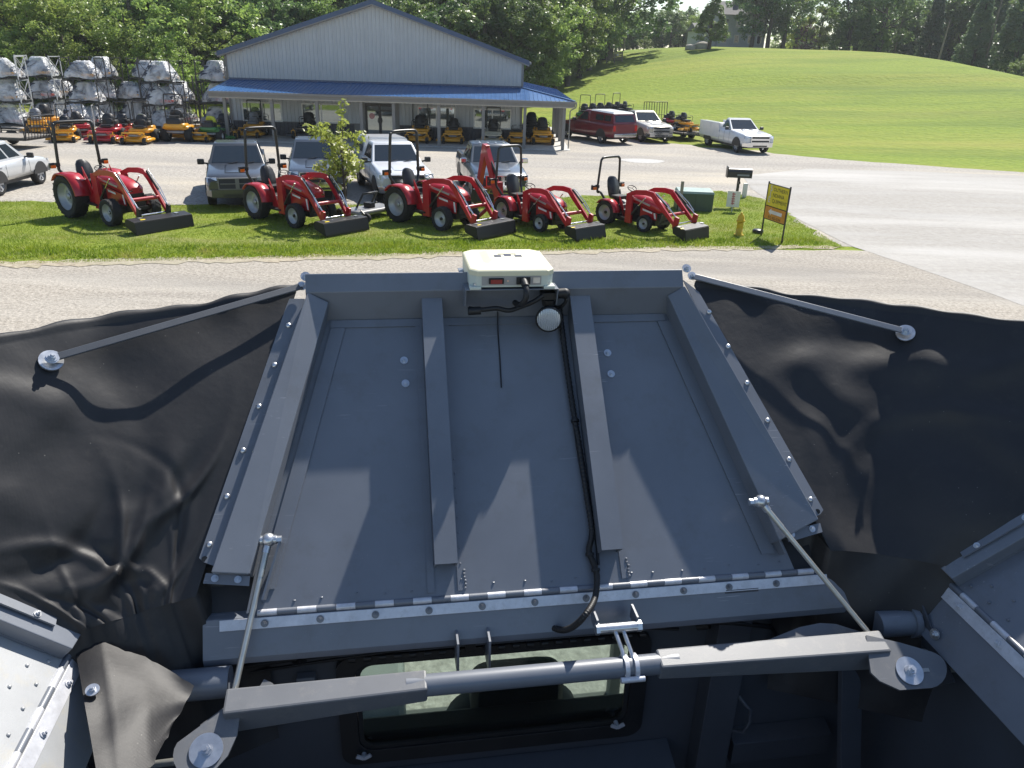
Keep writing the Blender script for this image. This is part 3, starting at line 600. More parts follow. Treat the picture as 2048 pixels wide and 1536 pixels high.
# side covers (mirrored) -----------------------------------------------------
def sidecover(s):
    X0=s*1.25; out=np.array([s*math.sin(TL),0,math.cos(TL)]); nn=np.array([-s*math.cos(TL),0,math.sin(TL)])
    def S(yy,v,h=0): return np.array([X0,yy,0])+out*v+nn*h
    def sl(mb,poly,h0,h1):
        P=[S(a,b_,h0) for a,b_ in poly]
        if s>0: P=P[::-1]
        return mb.prism(P,nn*(h1-h0))
    fy=-.09; dm='sunlit_paint' if s<0 else 'dark_paint'; c=sl(MB(),[(fy-.02,0),(-1.55,0),(-1.40,1.0),(fy-.19,1.0)],-.006,0).obj('side_cover',dm,tank)  # left cover and beam take the copy with sun sheen in its colour
    sl(MB(),[(fy-.03,.03),(fy-.055,.06),(fy-.20,.9),(fy-.15,.9)],.0005,.008).obj('border_angle','dark_paint',c)
    m=MB()
    P=[S(fy-.0,.01,.001),S(fy-.045,.01,.001),S(fy-.21,.95,.001),S(fy-.17,.95,.001),S(fy-.0,.01,.055),S(fy-.045,.01,.045),S(fy-.21,.95,.045),S(fy-.17,.95,.055)]
    (m.hexa(P) if s<0 else m.hexa([P[i] for i in (1,0,3,2,5,4,7,6)])).obj('side_rib','dark_paint',c,.002)
    sl(MB(),[(fy+.0,.085),(fy-.026,.078),(fy-.19,.97),(fy-.16,.97)],.058,.063).obj('clamp_strip','dark_paint',c,.002)
    for k in range(6): hexbolt(c,S(fy-.025-.028*k,.13+.15*k,.063),nn,.006,.0095)
    m=MB()
    for k in range(18):
        m.ball(S(fy-.07-.075*k,.035,.001),(.0055,.0055,.004),8,4); m.ball(S(fy-.11-.075*k,.075+.01*(k%3),.001),(.0055,.0055,.004),8,4)
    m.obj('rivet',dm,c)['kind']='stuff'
    def TF(yy,p,q=0): return V3((X0-s*(.006+.5*p+.87*q),yy,-.010-.87*p+.5*q))
    def tp(P,L_): return MB().prism(P if s>0 else P[::-1],(0,L_,0))
    tn=(-s*.87,0,.5); h=tp([TF(-.085,0,.001),TF(-.085,.038,.001),TF(-.085,.038,.005),TF(-.085,0,.005)],-1.5).obj('side_hinge','zinc_dirty',tank,.001)
    y=-.10; k=0
    while y>-1.5:
        MB().cyl((X0,y,-.002),(X0,y-.062,-.002),.0095,n=10).obj('knuckle','dark_paint' if k%2==0 else 'zinc_dirty',h); y-=.063; k+=1
    for k in range(9): hexbolt(h,TF(-.185-.155*k,.020,.005),tn,.0065,.0105,'zinc_dirty')
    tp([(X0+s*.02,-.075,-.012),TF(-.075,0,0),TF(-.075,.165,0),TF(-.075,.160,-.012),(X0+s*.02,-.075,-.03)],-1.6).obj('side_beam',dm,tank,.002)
    return c
lc=sidecover(-1); rc=sidecover(1)
# tank interior -----------------------------------------------------------
FY=.05
m=MB()                                          # front wall with an opening for the cab window
WX0,WX1,WZ0,WZ1=-.585,.355,-.63,-.225
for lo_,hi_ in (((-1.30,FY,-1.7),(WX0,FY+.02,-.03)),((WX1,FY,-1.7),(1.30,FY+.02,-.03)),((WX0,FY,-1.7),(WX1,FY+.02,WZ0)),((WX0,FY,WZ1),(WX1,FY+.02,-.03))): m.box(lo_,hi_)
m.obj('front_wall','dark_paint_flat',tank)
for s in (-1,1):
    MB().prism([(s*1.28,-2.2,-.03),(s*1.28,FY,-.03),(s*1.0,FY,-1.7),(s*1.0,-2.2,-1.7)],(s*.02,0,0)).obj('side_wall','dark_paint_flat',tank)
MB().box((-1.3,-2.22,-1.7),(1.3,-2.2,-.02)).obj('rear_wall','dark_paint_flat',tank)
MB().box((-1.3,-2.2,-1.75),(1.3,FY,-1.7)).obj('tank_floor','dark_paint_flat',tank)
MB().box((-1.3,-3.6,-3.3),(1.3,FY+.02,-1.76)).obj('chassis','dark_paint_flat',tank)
wf=MB()
def rrect(x0,x1,z0,z1,r,n=5):
    out=[]
    for cx,cz,a0 in ((x1-r,z1-r,0),(x0+r,z1-r,90),(x0+r,z0+r,180),(x1-r,z0+r,270)):
        for k in range(n+1): a=R(a0+90*k/n); out.append((cx+r*math.cos(a),cz+r*math.sin(a)))
    return out
def ring(mb,o,i,y0,y1):
    n=len(o); rows=[[(x,y0,z) for x,z in o],[(x,y0,z) for x,z in i],[(x,y1,z) for x,z in i],[(x,y1,z) for x,z in o],[(x,y0,z) for x,z in o]]
    return mb.grid(rows,False,True)
win=ring(wf,rrect(WX0-.02,WX1+.02,WZ0-.02,WZ1+.01,.05),rrect(WX0+.035,WX1-.035,WZ0+.035,WZ1-.018,.05),FY-.022,FY+.018).obj('cab_window','black_steel',tank,.002)
ring(MB(),rrect(WX0+.036,WX1-.036,WZ0+.036,WZ1-.019,.048),rrect(WX0+.05,WX1-.05,WZ0+.05,WZ1-.030,.04),FY-.016,FY-.004).obj('gasket','rubber',win)
m,nt,b=nmat('tinted_pane'); b.inputs['Base Color'].default_value=(.50,.63,.57,1); b.inputs['Transmission Weight'].default_value=1; b.inputs['Roughness'].default_value=.03; b.inputs['IOR'].default_value=1.45
MB().box((WX0+.045,FY-.008,WZ0+.045),(WX1-.045,FY-.004,WZ1-.026)).obj('pane','tinted_pane',win)
for k in range(21):
    x=WX0+.02+k*.0445; MB().cyl((x,FY-.03,WZ1+.012),(x+.021,FY-.03,WZ1+.012),.010,n=8).obj('knuckle','black_steel',win)
MB().box((WX0-.01,FY-.03,WZ1+.024),(WX1+.01,FY-.026,WZ1+.055)).obj('hinge_leaf','dark_paint_flat',win)
for x,y in ((375+0,1478),): pass
for px in ((728,1517),(1235,1455)):
    p=ony(px[0],px[1],FY-.04); m=MB(); m.cyl(p,p+V3((0,.03,0)),.008,n=8); m.bar(p+V3((-.022,0,.012)),p,.006,.012); m.bar(p+V3((.022,0,.012)),p,.006,.012)
    m.obj('wing_nut','zinc_dirty',win)
# ledges, posts and brackets on the front wall
MB().prism([(-.85,FY-.001,-.70),(-.85,FY-.10,-.73),(-.85,FY-.10,-.80),(-.85,FY-.001,-.80)],(1.33,0,0)).obj('wall_ledge','dark_paint_flat',tank,.002)
MB().box((.565,FY-.075,-1.7),(.675,FY-.001,-.03)).obj('wall_post','dark_paint_flat',tank,.003)
MB().prism([(.70,FY-.001,-.68),(.70,FY-.06,-.70),(.70,FY-.06,-.79),(.70,FY-.001,-.79)],(.36,0,0)).obj('wall_ledge','dark_paint_flat',tank,.002)
MB().bar((1.0,-.05,-.2),(1.06,-.42,-1.6),.08,.02).obj('wall_strut','dark_paint_flat',tank,.002)
for t in (.35,.6): dome(tank,V3((1.0,-.05,-.2))*(1-t)+V3((1.06,-.42,-1.6))*t+V3((-.012,-.0,.014)),(-.3,-.5,.6),.009)
MB().tube([(.68,FY-.07,-.62),(.70,FY-.10,-.60),(.715,FY-.10,-.56),(.71,FY-.10,-.50),(.69,FY-.10,-.48),(.68,FY-.07,-.47)],.006).obj('grab_hook','dark_paint_flat',tank)
MB().box((-.72,FY-.03,-.40),(-.665,FY-.001,-.27)).obj('wall_bracket','dark_paint',tank,.003)
for x in (-.72,.52): MB().cyl((x,FY-.02,-.21),(x+.03,FY-.04,-.19),.012,n=8).obj('cable_clip','black_plastic',tank)
pts=[(-.95,FY-.02,-.22),(-.7,FY-.03,-.19),(-.45,FY-.03,-.17),(-.25,FY-.04,-.15),(0,FY-.03,-.16),(.2,FY-.035,-.14),(.45,FY-.04,-.17),(.6,FY-.08,-.15),(.75,FY-.06,-.2),(.8,FY-.03,-.28)]
MB().tube(pts,.008,8).obj('wall_cable','black_plastic',tank)
MB().tube([V3(p)+V3((0,.0,-.025)) for p in pts[:7]],.005,6).obj('wall_cable','black_plastic',tank)
for x in (-.255,-.165): MB().box((x,-.105,-.20),(x+.006,-.02,-.078)).obj('link_lug','dark_paint',tank)
MB().box((-.225,-.04,-.17),(-.195,-.03,-.08)).obj('cable_bracket','black_steel',tank)
# folding linkage -----------------------------------------------------------
BY=-.20
def bz(x,y): return ony(x,y,BY)
zc=float((bz(1075,1350))[2])
tubeo=MB().cyl((-.40,BY,zc),(.36,BY,zc),.029,n=24).obj('torque_tube','dark_paint',tank)
def arm(x0,x1,tilt,out):
    M_=Matrix.Translation((0,BY,zc))@Matrix.Rotation(tilt,4,'X'); m=MB(); a,b_=((.036,.014,.082),(.030,.029,.031)); a,b_=(a,b_) if out<0 else (b_,a)
    m.hexa([(x0,-a[0],-a[2]),(x1,-b_[0],-b_[2]),(x1,b_[0],-b_[2]),(x0,a[0],-a[2]),(x0,-a[0],a[1]),(x1,-b_[0],b_[1]),(x1,b_[0],b_[1]),(x0,a[0],a[1])]); m.xf(M_); return m.obj('crank_arm','arm_paint',tank,.006)
arm(-.865,-.345,R(14),-1); arm(.30,1.0,R(14),1)
pn=unit((0,-.50,.86))
def plate(pix,p0,name,off=0,mat='arm_paint',th=.007):
    P=[onp(q,pn,V3(p0)+pn*off) for q in pix]
    c=np.cross(P[1]-P[0],P[2]-P[1])
    if c@pn<0: P=P[::-1]
    return MB().prism([p-pn*th for p in P],pn*th).obj(name,mat,tank,.002)
def arcpts(c,r,a0,a1,n=8): return [(c[0]+r*math.cos(R(a0+(a1-a0)*k/n)),c[1]+r*math.sin(R(a0+(a1-a0)*k/n))) for k in range(n+1)]
LP=(-.885,BY,zc-.075); RP=(1.06,BY,zc-.05)
lpl=plate([(486,1392),(474,1470),(455,1512),(425,1545)]+arcpts((392,1512),46,80,215)+[(400,1452)],LP,'end_plate',.062)
plate([(520,1372)]+[(478,1392),(430,1428),(400,1450),(420,1475),(560,1402),(566,1390)]+[(545,1366),(528,1358)],LP,'gusset_plate',.0)
rpl=plate([(1732,1270),(1800,1285),(1862,1303)]+arcpts((1858,1340),36,-70,80)+[(1800,1380),(1760,1362),(1742,1345)],RP,'end_plate',.058)
plate([(1515,1288),(1600,1254),(1640,1246),(1672,1248),(1735,1268),(1745,1300),(1600,1318)],RP,'gusset_plate',.0)
def washer(px,p0,off,r,par):
    p=onp(px,pn,V3(p0)+pn*off); m=MB().cyl(p+pn*.001,p+pn*.005,r,n=28).obj('washer','zinc',par,.0008)
    hexbolt(par,p+pn*.005,pn,.013,.016)
washer((413,1501),LP,.062,.041,lpl); washer((1818,1342),RP,.058,.040,rpl)
p=onp((1858,1340),pn,V3(RP)+pn*.058); q=onp((1836,1341),pn,V3(RP)+pn*.058)
MB().bar(q+pn*.0012,p+pn*.0012,.011,.002,up=pn).obj('slot','edge_bare',rpl,.001)
for s,xx in ((-1,-.93),(1,1.10)):
    m=MB(); m.cyl((xx-.06*s,-.10,zc-.02),(s*1.2,-.10,zc-.02),.042,n=20); m.cyl((s*1.15,-.10,zc-.02),(s*1.17,-.10,zc-.02),.05,n=20); m.obj('pivot_shaft','dark_paint',tank)
for px in ((1870,1268),(1836,1232),(1850,1308)):
    p=onp(px,(1,0,0),(1.17,0,0)); hexbolt(tank,p,(-1,-.2,.2),.009,.016)
MB().hexa([(1.175,-.02,-.02),(1.175,-.30,-.20),(1.175,-.22,-.30),(1.175,.0,-.22),(1.18,-.02,-.02),(1.18,-.30,-.20),(1.18,-.22,-.30),(1.18,.0,-.22)]).obj('pivot_bracket','dark_paint_flat',tank)
def rod(p0,p1,r=.0085,par=None):
    p0,p1=V3(p0),V3(p1); d=unit(p1-p0); m=MB().cyl(p0+d*.03,p1,r,n=12)
    m.cyl(p0+d*.012,p0+d*.10,r*1.12,n=12); return m.obj('linkage_rod','rod_metal',tank)
def rodend(p,d,ax):
    p=V3(p); m=MB(); m.ball(p,(.02,.02,.02),12,8); m.cyl(p-unit(ax)*.022,p+unit(ax)*.022,.013,n=12); m.cyl(p+unit(ax)*.022,p+unit(ax)*.036,.010,n=6,smooth=False); m.cyl(p,p+unit(d)*.035,.0115,n=10)
    return m.obj('rod_end','zinc',tank)
pl=PW(537,1080,.055); ql=ony(462,1412,BY+.03); rod(pl,ql); rodend(pl,ql-pl,(1,0,0))
pr_=PW(1521,1003,.125); qr=ony(1752,1284,BY+.03); rod(pr_,qr,.0078); rodend(pr_,qr-pr_,(-1,0,0))
q=onp((1880,1340),pn,V3(RP)+pn*.012); rod(q,onp((2120,1322),(1,0,0),(1.62,0,0)))
q=onp((375,1520),pn,V3(LP)+pn*.01); rod(q,onp((60,1560),(1,0,0),(-1.40,0,0)))
# tie plates near the rods on the cover side ribs
for a in (((566,1088),(530,1200)),((1510,1015),(1560,1110))):
    p0,p1=PW(*a[0],.002),PW(*a[1],.002)
    MB().bar(p0+PNn*.03,p1+PNn*.012,.006,.06 if a[0][0]<1000 else .05,up=PNn).obj('rod_lug','dark_paint',cover)
# clamp link between beam and tube
p=ony(1236,1255,-.125); m=MB(); m.cyl(p-PX*.055,p+PX*.055,.014,n=14); m.cyl(p-PX*.066,p-PX*.055,.017,n=6,smooth=False); m.cyl(p+PX*.055,p+PX*.068,.017,n=6,smooth=False); m.obj('link_pin','zinc',tank)
for s in (-.062,.056): MB().box((p[0]+s,-.118,p[2]-.02),(p[0]+s+.006,-.06,p[2]+.025)).obj('link_lug','dark_paint',tank)
pb=V3((p[0]+.018,BY-.036,zc-.012))
for s in (-.012,.012):
    MB().tube([p+PX*s,p*.6+pb*.4+PX*(s+.004)+V3((0,-.012,0)),pb+PX*(s*1.3)],.0065,6).obj('tie_link','zinc',tank)
m=MB(); 
for k in range(13):
    a=R(-70+200*k/12)
m.cyl((pb[0]-.020,BY,zc),(pb[0]-.008,BY,zc),.036,n=20); m.cyl((pb[0]+.008,BY,zc),(pb[0]+.020,BY,zc),.036,n=20); m.cyl(pb-PX*.034,pb+PX*.034,.009,n=8); m.obj('tube_clamp','zinc_dirty',tank)
# fabric corners ---------------------------------------------------------------
def vnoise(x,y,seed=0):
    s=0
    rr=random.Random(seed)
    for k in range(5):
        a=rr.uniform(0,6.28); f=rr.uniform(2.5,7); ph=rr.uniform(0,6.28); s+=math.sin(f*(x*math.cos(a)+y*math.sin(a))+ph+1.3*math.sin(2.1*y+ph))/ (1+.35*k)
    return s/2.6
def fabric(s):
    # s: side; stretched between the front cover's clamp edge and the side cover's clamp edge, with a soft corner, sag and creases
    et=W(-.70,.965,.058) if s<0 else W(.62,.965,.058); eb=W(-.955,.05,.045) if s<0 else W(.905,.05,.045)
    out=np.array([s*math.sin(TL),0,math.cos(TL)]); nn=np.array([-s*math.cos(TL),0,math.sin(TL)])
    ct=np.array([s*1.25,-.26,0])+out*1.02+nn*.05; cb=np.array([s*1.25,-.10,0])+out*.03+nn*.05
    rows=[]; NS,NT=110,90
    outd=unit((s*.72,.69,0)); nrm=unit(-outd+np.array([0,0,.9])); bdir=unit((.55,.78,-.27)) if s>0 else unit((-.36,.88,-.29)); rr=random.Random(5 if s<0 else 9)
    # creases: centre (q,t), direction, length, width, height
    cr=[(rr.uniform(.1,.9),rr.uniform(.02,.45)**1.2,rr.uniform(-.9,.9)+(.9 if k%2 else 2.2),rr.uniform(.10,.26),rr.uniform(.018,.05),rr.choice((-1,1))*rr.uniform(.007,.018)) for k in range(22 if s<0 else 0)]
    cr+=[(rr.uniform(.15,.9),rr.uniform(.4,.9),rr.uniform(0,3.1),rr.uniform(.15,.35),rr.uniform(.04,.09),rr.choice((-1,1))*rr.uniform(.005,.013)) for k in range(12 if s<0 else 16)]
    for i in range(NT+1):
        t=i/NT; row=[]
        A=eb*(1-t)+et*t; B=cb*(1-t)+ct*t
        for j in range(NS+1):
            q=j/NS; P=A*(1-q)+B*q; e=min(1,q*7,(1-q)*7); qc=.40
            x=abs(q-qc)/(qc if q<qc else 1-qc); ridge=1-math.sqrt(x*x+.012)+.11*(1-x)*0
            P=P+bdir*(max(0,ridge)*((.34 if s>0 else .16)*(.10+.90*t)))
            d=.014*(.45+.9*(1-t)**1.5)*vnoise(q*2.2,t*2.0,3 if s<0 else 8)
            for (cq,c_t,an,ln,wd,hh) in cr:
                u=(q-cq)*math.cos(an)+(t-c_t)*math.sin(an); v=-(q-cq)*math.sin(an)+(t-c_t)*math.cos(an)+.35*u*u/ln
                if abs(u)<ln*2 and abs(v)<wd*3.5: d+=hh*math.exp(-(u/ln)**2-(v/wd)**2)
            d+=.005*math.sin(30*q+5*math.sin(7*q))*math.exp(-((1-t)/.07)**2)*(.5+.5*math.sin(9*q+1))
            row.append(P+nrm*d*e)
        rows.append(row)
    # rolled hem along the top
    for k in range(1,7):
        a=math.pi*k/6; row=[]
        for j in range(NS+1):
            q=j/NS; p=rows[NT][j]; hr=.015+.003*math.sin(17*q+2*math.sin(5*q))+.002*math.sin(61*q); row.append(p+outd*hr*(1-math.cos(a))+np.array([0,0,hr*1.3*math.sin(a)]))
        rows.append(row)
    if s<0: rows=[r[::-1] for r in rows]
    m=MB().grid(rows,True); return m.obj('corner_fabric','tarp',tank),rows
fl,rl=fabric(-1); fr,rr_=fabric(1)
# straps over the fabric, with bolts and big washers
def fabpt(s,q,t):
    rows=(rl if s<0 else rr_); n=len(rows[0])-1; i=int(round(t*90)); j=int(round(q*n)); j=n-j if s<0 else j; return rows[i][j]
for s,px0 in ((-1,(604,572)),(1,(1384,552))):
    p0=PW(*px0,.079); f0=fabpt(s,.48 if s<0 else .43,.895 if s<0 else .90); nrm=unit((-s*.45,-.55,.70)); p1=f0+nrm*.022
    st=MB(); st.bar(p0,p1,.021,.007,up=nrm); so_=st.obj('fabric_strap','dark_paint_flat' if s<0 else 'dark_paint',tank,.002)
    m=MB(); m.cyl(p1-nrm*.016,p1-nrm*.010,.030,n=24); m.cyl(p1+nrm*.004,p1+nrm*.007,.018,n=20); m.obj('washer','zinc',so_); hexbolt(so_,p1+nrm*.007,nrm,.010,.014)
# loose fabric flap hanging inside the left corner, held by one bolt
A=[onz(150,1296,.0)+V3((0,0,.004)),onz(205,1282,.01),onz(290,1312,-.03),onz(388,1372,-.09)]
Bq=[onz(196,1560,-.035),onz(240,1550,-.05),onz(300,1535,-.08),onz(345,1450,-.11)]
rows=[]
for i in range(19):
    t=i/18; row=[]
    for j in range(25):
        q=j/24*3; k=min(2,int(q)); e=q-k
        a=A[k]*(1-e)+A[k+1]*e; b_=Bq[k]*(1-e)+Bq[k+1]*e; P=a*(1-t)+b_*t
        P=P+V3((0,0,1))*(.003*math.sin(3*q+4*t)+.006*vnoise(q*.8,t*2,21))
        if i in(0,18) and j%5==2: P=P+V3((.004,-.006,0))
        row.append(P)
    rows.append(row)
fp=MB().grid(rows,True).obj('fabric_flap','tarp',tank); hexbolt(fp,onz(187,1388,-.012)+V3((0,0,.012)),(0.1,-.3,1),.008,.016)
# cloth skirt gathered under the left and right corners, between beam and side hinge
for s in (-1,1):
    src=(rl if s<0 else rr_)[0]; src=src[::-1] if s<0 else src; ns=len(src)-1
    e0=W(s*.80-.02,.15,-.004); e1=W(s*.92-.03,.13,-.0); sd=V3((s*1.25,-.15,0))+V3((s*math.sin(TL),0,math.cos(TL)))*.16
    top=[e0*(1-k/4)+e1*(k/4) for k in range(4)]+[e1*(1-k/4)+V3(src[0])*(k/4)+V3((0,.006,.0)) for k in range(4)]+[V3(src[min(ns,int(ns*k/30))])+V3((0,.004,.002)) for k in range(31)]+[V3((s*1.30,-.12,.06)),sd]
    bot=[V3((s*(.78+.44*k/(len(top)-1)),-.01-.2*k/(len(top)-1),-.46)) for k in range(len(top))]
    rows=[]
    for i in range(29):
        t=i/28; row=[]
        for j in range(len(top)):
            q=j/(len(top)-1)
            P=top[j]*(1-t)+bot[j]*t+V3((-s*.30,-.45,.15))*(.05*math.sin(math.pi*q)*math.sin(math.pi*min(1,t*1.2))+.022*math.sin(13*q+4*t)*math.sin(math.pi*t)**.7)
            row.append(P)
        rows.append(row if s>0 else row[::-1])
    MB().grid(rows,True).obj('fabric_skirt','tarp',tank)
# wiring loom down the cover, beside the second rib, and over the hinge
px=[(1118,606,.03),(1122,640,.02),(1132,720,.016),(1145,810,.016),(1160,900,.016),(1172,980,.016),(1184,1062,.016),(1178,1100,.016),(1188,1130,.02),(1194,1155,.025)]
pts=[PW(x,y,h) for x,y,h in px]; e=ony(1190,1195,-.05); pts+=[e,ony(1172,1228,-.13),ony(1143,1255,-.11),(V3(ony(1143,1255,-.11))+V3((-.03,.05,-.045))),V3(ony(1143,1255,-.11))+V3((-.08,.13,-.06))]
def smooth(P,n=4):
    P=[V3(p) for p in P]; out=[]
    for i in range(len(P)-1):
        a,b_,c,d=P[max(i-1,0)],P[i],P[i+1],P[min(i+2,len(P)-1)]
        for k in range(n):
            t=k/n; out.append(.5*((2*b_)+(c-a)*t+(2*a-5*b_+4*c-d)*t*t+(3*b_-a-3*c+d)*t**3))
    return out+[P[-1]]
loom=smooth(pts,40); rad=[.0098 if i%4<2 else .0082 for i in range(len(loom))]
lo_o=MB().tube(loom,rad,10).obj('wiring_loom','black_plastic',tank)
for t in (.24,.52,.60): 
    p=loom[int(t*len(loom))]; MB().cyl(p-PV*.004,p+PV*.004,.0135,n=10).obj('cable_tie','black_plastic',lo_o)
pts=[PW(1128,700,.012),PW(1150,860,.01),PW(1166,960,.01),PW(1190,1065,.01),PW(1197,1130,.014)]
MB().tube(smooth(pts,6),.0045,6).obj('wiring_loom','black_plastic',tank)
MB().tube(smooth([PW(995,600,.03),PW(996,660,.004),PW(1000,720,.003),PW(1003,775,.003)],6),.0022,6).obj('hanging_wire','black_plastic',tank)
# ---------------------------------------------------------------- satellite receiver
simple('cream_plastic',(.74,.70,.50),.5,0,.04,8,.06,.03,300); simple('cream_case',(.62,.66,.58),.5,0,.05,8,.06)
_a,_b=ony(940,575,.535),ony(1108,572,.535); rc0=RL.T@V3(((_a[0]+_b[0])/2,.535,_a[2]))+V3(MO); _hw=float(_b[0]-_a[0])/2
recv=thing('gps_receiver','cream plastic satellite receiver box with angled dome top on the front cover rail','receiver',rc0,YAW)
hw,dp,hh=_hw,.28,.045
m=MB(); base=[(-hw+.02,0),(hw-.02,0),(hw,.03),(hw,dp-.03),(hw-.03,dp),(-hw+.03,dp),(-hw,dp-.03),(-hw,.03)]
m.prism([(x,y,.0) for x,y in base],(0,0,hh)); m.obj('case','cream_case',recv,.003)
o_=[(-hw-.001,.022),(-hw+.022,-.003),(hw-.022,-.003),(hw+.001,.022),(hw+.001,dp-.03),(hw-.03,dp+.001),(-hw+.03,dp+.001),(-hw-.001,dp-.03)]
def sc_(pts,k,z,cy=.145): return [(x*k,cy+(y-cy)*k,z) for x,y in pts]
m=MB(); m.loft([sc_(o_,1,hh-.008),sc_(o_,1,hh+.006),sc_(o_,.965,hh+.010),sc_(o_,.62,hh+.018),sc_(o_,.46,hh+.026),sc_(o_,.42,hh+.027)],False); m.obj('lid','cream_plastic',recv,.002)
simple('dark_ink',(.03,.035,.06),.5)
def letters(parent,txt,size,M_,mat,name='lettering',ext=.0006,align='CENTER'):
    cu=bpy.data.curves.new('t','FONT'); cu.body=txt; cu.size=size; cu.align_x=align; cu.align_y='CENTER'; cu.extrude=ext
    to=bpy.data.objects.new('t',cu); COL.objects.link(to); bpy.context.view_layer.update()
    me=bpy.data.meshes.new_from_object(to.evaluated_get(bpy.context.evaluated_depsgraph_get())); bpy.data.objects.remove(to)
    me.transform(M_); me.materials.clear(); me.materials.append(M(mat))
    o=bpy.data.objects.new(name,me); COL.objects.link(o); o.parent=parent; return o
m=MB(); 
for k in range(3): m.box((-.045+.034*k,.10+.01*(k%2),hh+.0273),(-.022+.034*k,.125+.01*(k%2),hh+.0279))
m.box((-.03,.135,hh+.0273),(.03,.142,hh+.0279)); m.obj('emblem','dark_ink',recv)
MB().box((-.098,-.001,.006),(.092,.004,hh-.010)).obj('panel','light_worn',recv)
for x,c in ((-.052,'plug_red'),):
    simple('plug_red',(.32,.035,.03),.45); m=MB(); m.box((x-.024,-.007,.011),(x+.024,-.0012,.030)); o=m.obj('socket','black_plastic',recv,.002); MB().box((x-.018,-.009,.013),(x+.018,-.0072,.026)).obj('socket_insert','plug_red',o)
simple('lamp_dot',(.9,.6,.4),.3); MB().cyl((-.015,-.001,.020),(-.015,-.003,.020),.003,n=8).obj('indicator','lamp_dot',recv)
m=MB(); m.box((.012,-.009,.010),(.056,-.0012,.032)); m.cyl((.034,-.008,.021),(.036,-.045,.012),.013,.011,n=12); m.obj('plug','black_plastic',recv,.001)
MB().tube(smooth([(.036,-.04,.013),(.036,-.055,-.002),(.034,-.058,-.022),(.026,-.05,-.04),(.016,-.03,-.05),(.01,.0,-.052)],6),.0095,10).obj('plug_cable','black_plastic',recv)
MB().box((.066,-.002,.012),(.088,-.0012,.030)).obj('data_plate','zinc',recv)
for s in (-1,1):
    m=MB(); m.box((s*.118-.018,-.010,-.006),(s*.118+.018,.03,.004)); m.obj('corner_foot','cream_case',recv,.002); MB().cyl((s*.118,.006,.004),(s*.118,.006,.012),.006,n=8).obj('foot_bolt','zinc',recv)
m=MB(); m.box((-.150,-.005,-.010),(.150,.27,-.0065)); m.prism([(-.150,-.005,-.0102),(-.150,.20,-.0102),(-.150,.10,-.085),(-.150,.01,-.065)],(.004,0,0)); m.prism([(.146,-.005,-.0102),(.146,.20,-.0102),(.146,.10,-.085),(.146,.01,-.065)],(.004,0,0))
m.box((-.145,.10,-.08),(.145,.104,-.0102)); m.obj('mount_bracket','dark_paint',recv,.001)
MB().tube(smooth([(-.135,.02,-.075),(-.10,.0,-.074),(-.05,.0,-.070),(-.01,.0,-.078),(.03,.01,-.07),(.07,.0,-.05),(.10,.0,-.03)],6),.008,8).obj('under_cable','black_plastic',recv)
MB().cyl((-.14,.0,-.078),(-.10,.0,-.076),.013,n=10).obj('cable_plug','black_plastic',recv)
# ---------------------------------------------------------------- work lamp
lp=RL.T@ony(1097,590,.57)+V3(MO)
lamp=thing('work_lamp','round black work lamp with ribbed clear lens below the cream receiver','lamp',lp,YAW)
m=MB(); m.box((-.026,-.02,-.012),(.026,.02,.012)); m.cyl((0,-.005,-.012),(0,-.005,-.034),.024,.02,n=14); m.cyl((.03,0,.004),(.055,.0,.006),.017,n=12); m.ball((.055,0,.004),.018,10,6); m.obj('lamp_mount','black_plastic',lamp,.002)
ln=unit((-.14,-.86,-.02)); lc_=V3((-.002,-.03,-.070))
m=MB(); m.lathe([(.014,-.045),(.030,-.030),(.040,-.010),(.0435,.004),(.0435,.012),(.038,.013)],lc_,ln,24); m.obj('lamp_housing','black_plastic',lamp)
m,nt,b=nmat('ribbed_lens'); b.inputs['Base Color'].default_value=(.62,.66,.70,1); b.inputs['Roughness'].default_value=.18; b.inputs['Metallic'].default_value=.35
wv=N(nt,'ShaderNodeTexWave',i_Scale=48,i_Distortion=.2); tc=N(nt,'ShaderNodeTexCoord'); nt.links.new(tc.outputs['Object'],wv.inputs['Vector']); bp=N(nt,'ShaderNodeBump',i_Strength=.8,i_Distance=.004); nt.links.new(wv.outputs[0],bp.inputs['Height']); nt.links.new(bp.outputs[0],b.inputs['Normal'])
MB().lathe([(.0385,.0125),(.030,.0165),(.018,.019),(.0005,.020)],lc_,ln,24).obj('lamp_lens','ribbed_lens',lamp)
MB().tube(smooth([(.05,.0,-.0),(.06,.0,-.02),(.045,.01,-.045),(.03,.03,-.05),(.0,.045,-.04),(-.06,.05,-.05)],6),.006,8).obj('lamp_cable','black_plastic',lamp)
# ---------------------------------------------------------------- cab seen through the window
simple('cab_trim',(.17,.18,.17),.7); simple('seat_cloth',(.055,.058,.055),.85,0,.2,14,.05,.2,90); simple('cab_floor',(.07,.07,.065),.8)
MB().box((-.80,FY+.03,-1.95),(.80,1.45,-1.90)).obj('cab_floor','cab_floor',tank)
MB().box((-.62,FY+.025,-.70),(.40,FY+.10,-.575)).obj('cab_sill','black_plastic',tank,.01)
MB().box((-.80,FY+.03,-.15),(.80,1.45,-.11)).obj('cab_roof','cab_trim',tank)
for x in (-.80,.74):
    for y in (FY+.03,1.39): MB().box((x,y,-1.90),(x+.06,y+.06,-.15)).obj('cab_post','cab_trim',tank)
MB().box((-.78,FY+.20,-1.9),(-.40,1.2,-1.05)).obj('cab_console','cab_trim',tank,.03)
seat=thing('operator_seat','padded grey operator seat seen through the dark window frame','seat',tuple(RL.T@V3((-.02,.5,-1.90))+V3(MO)),YAW)
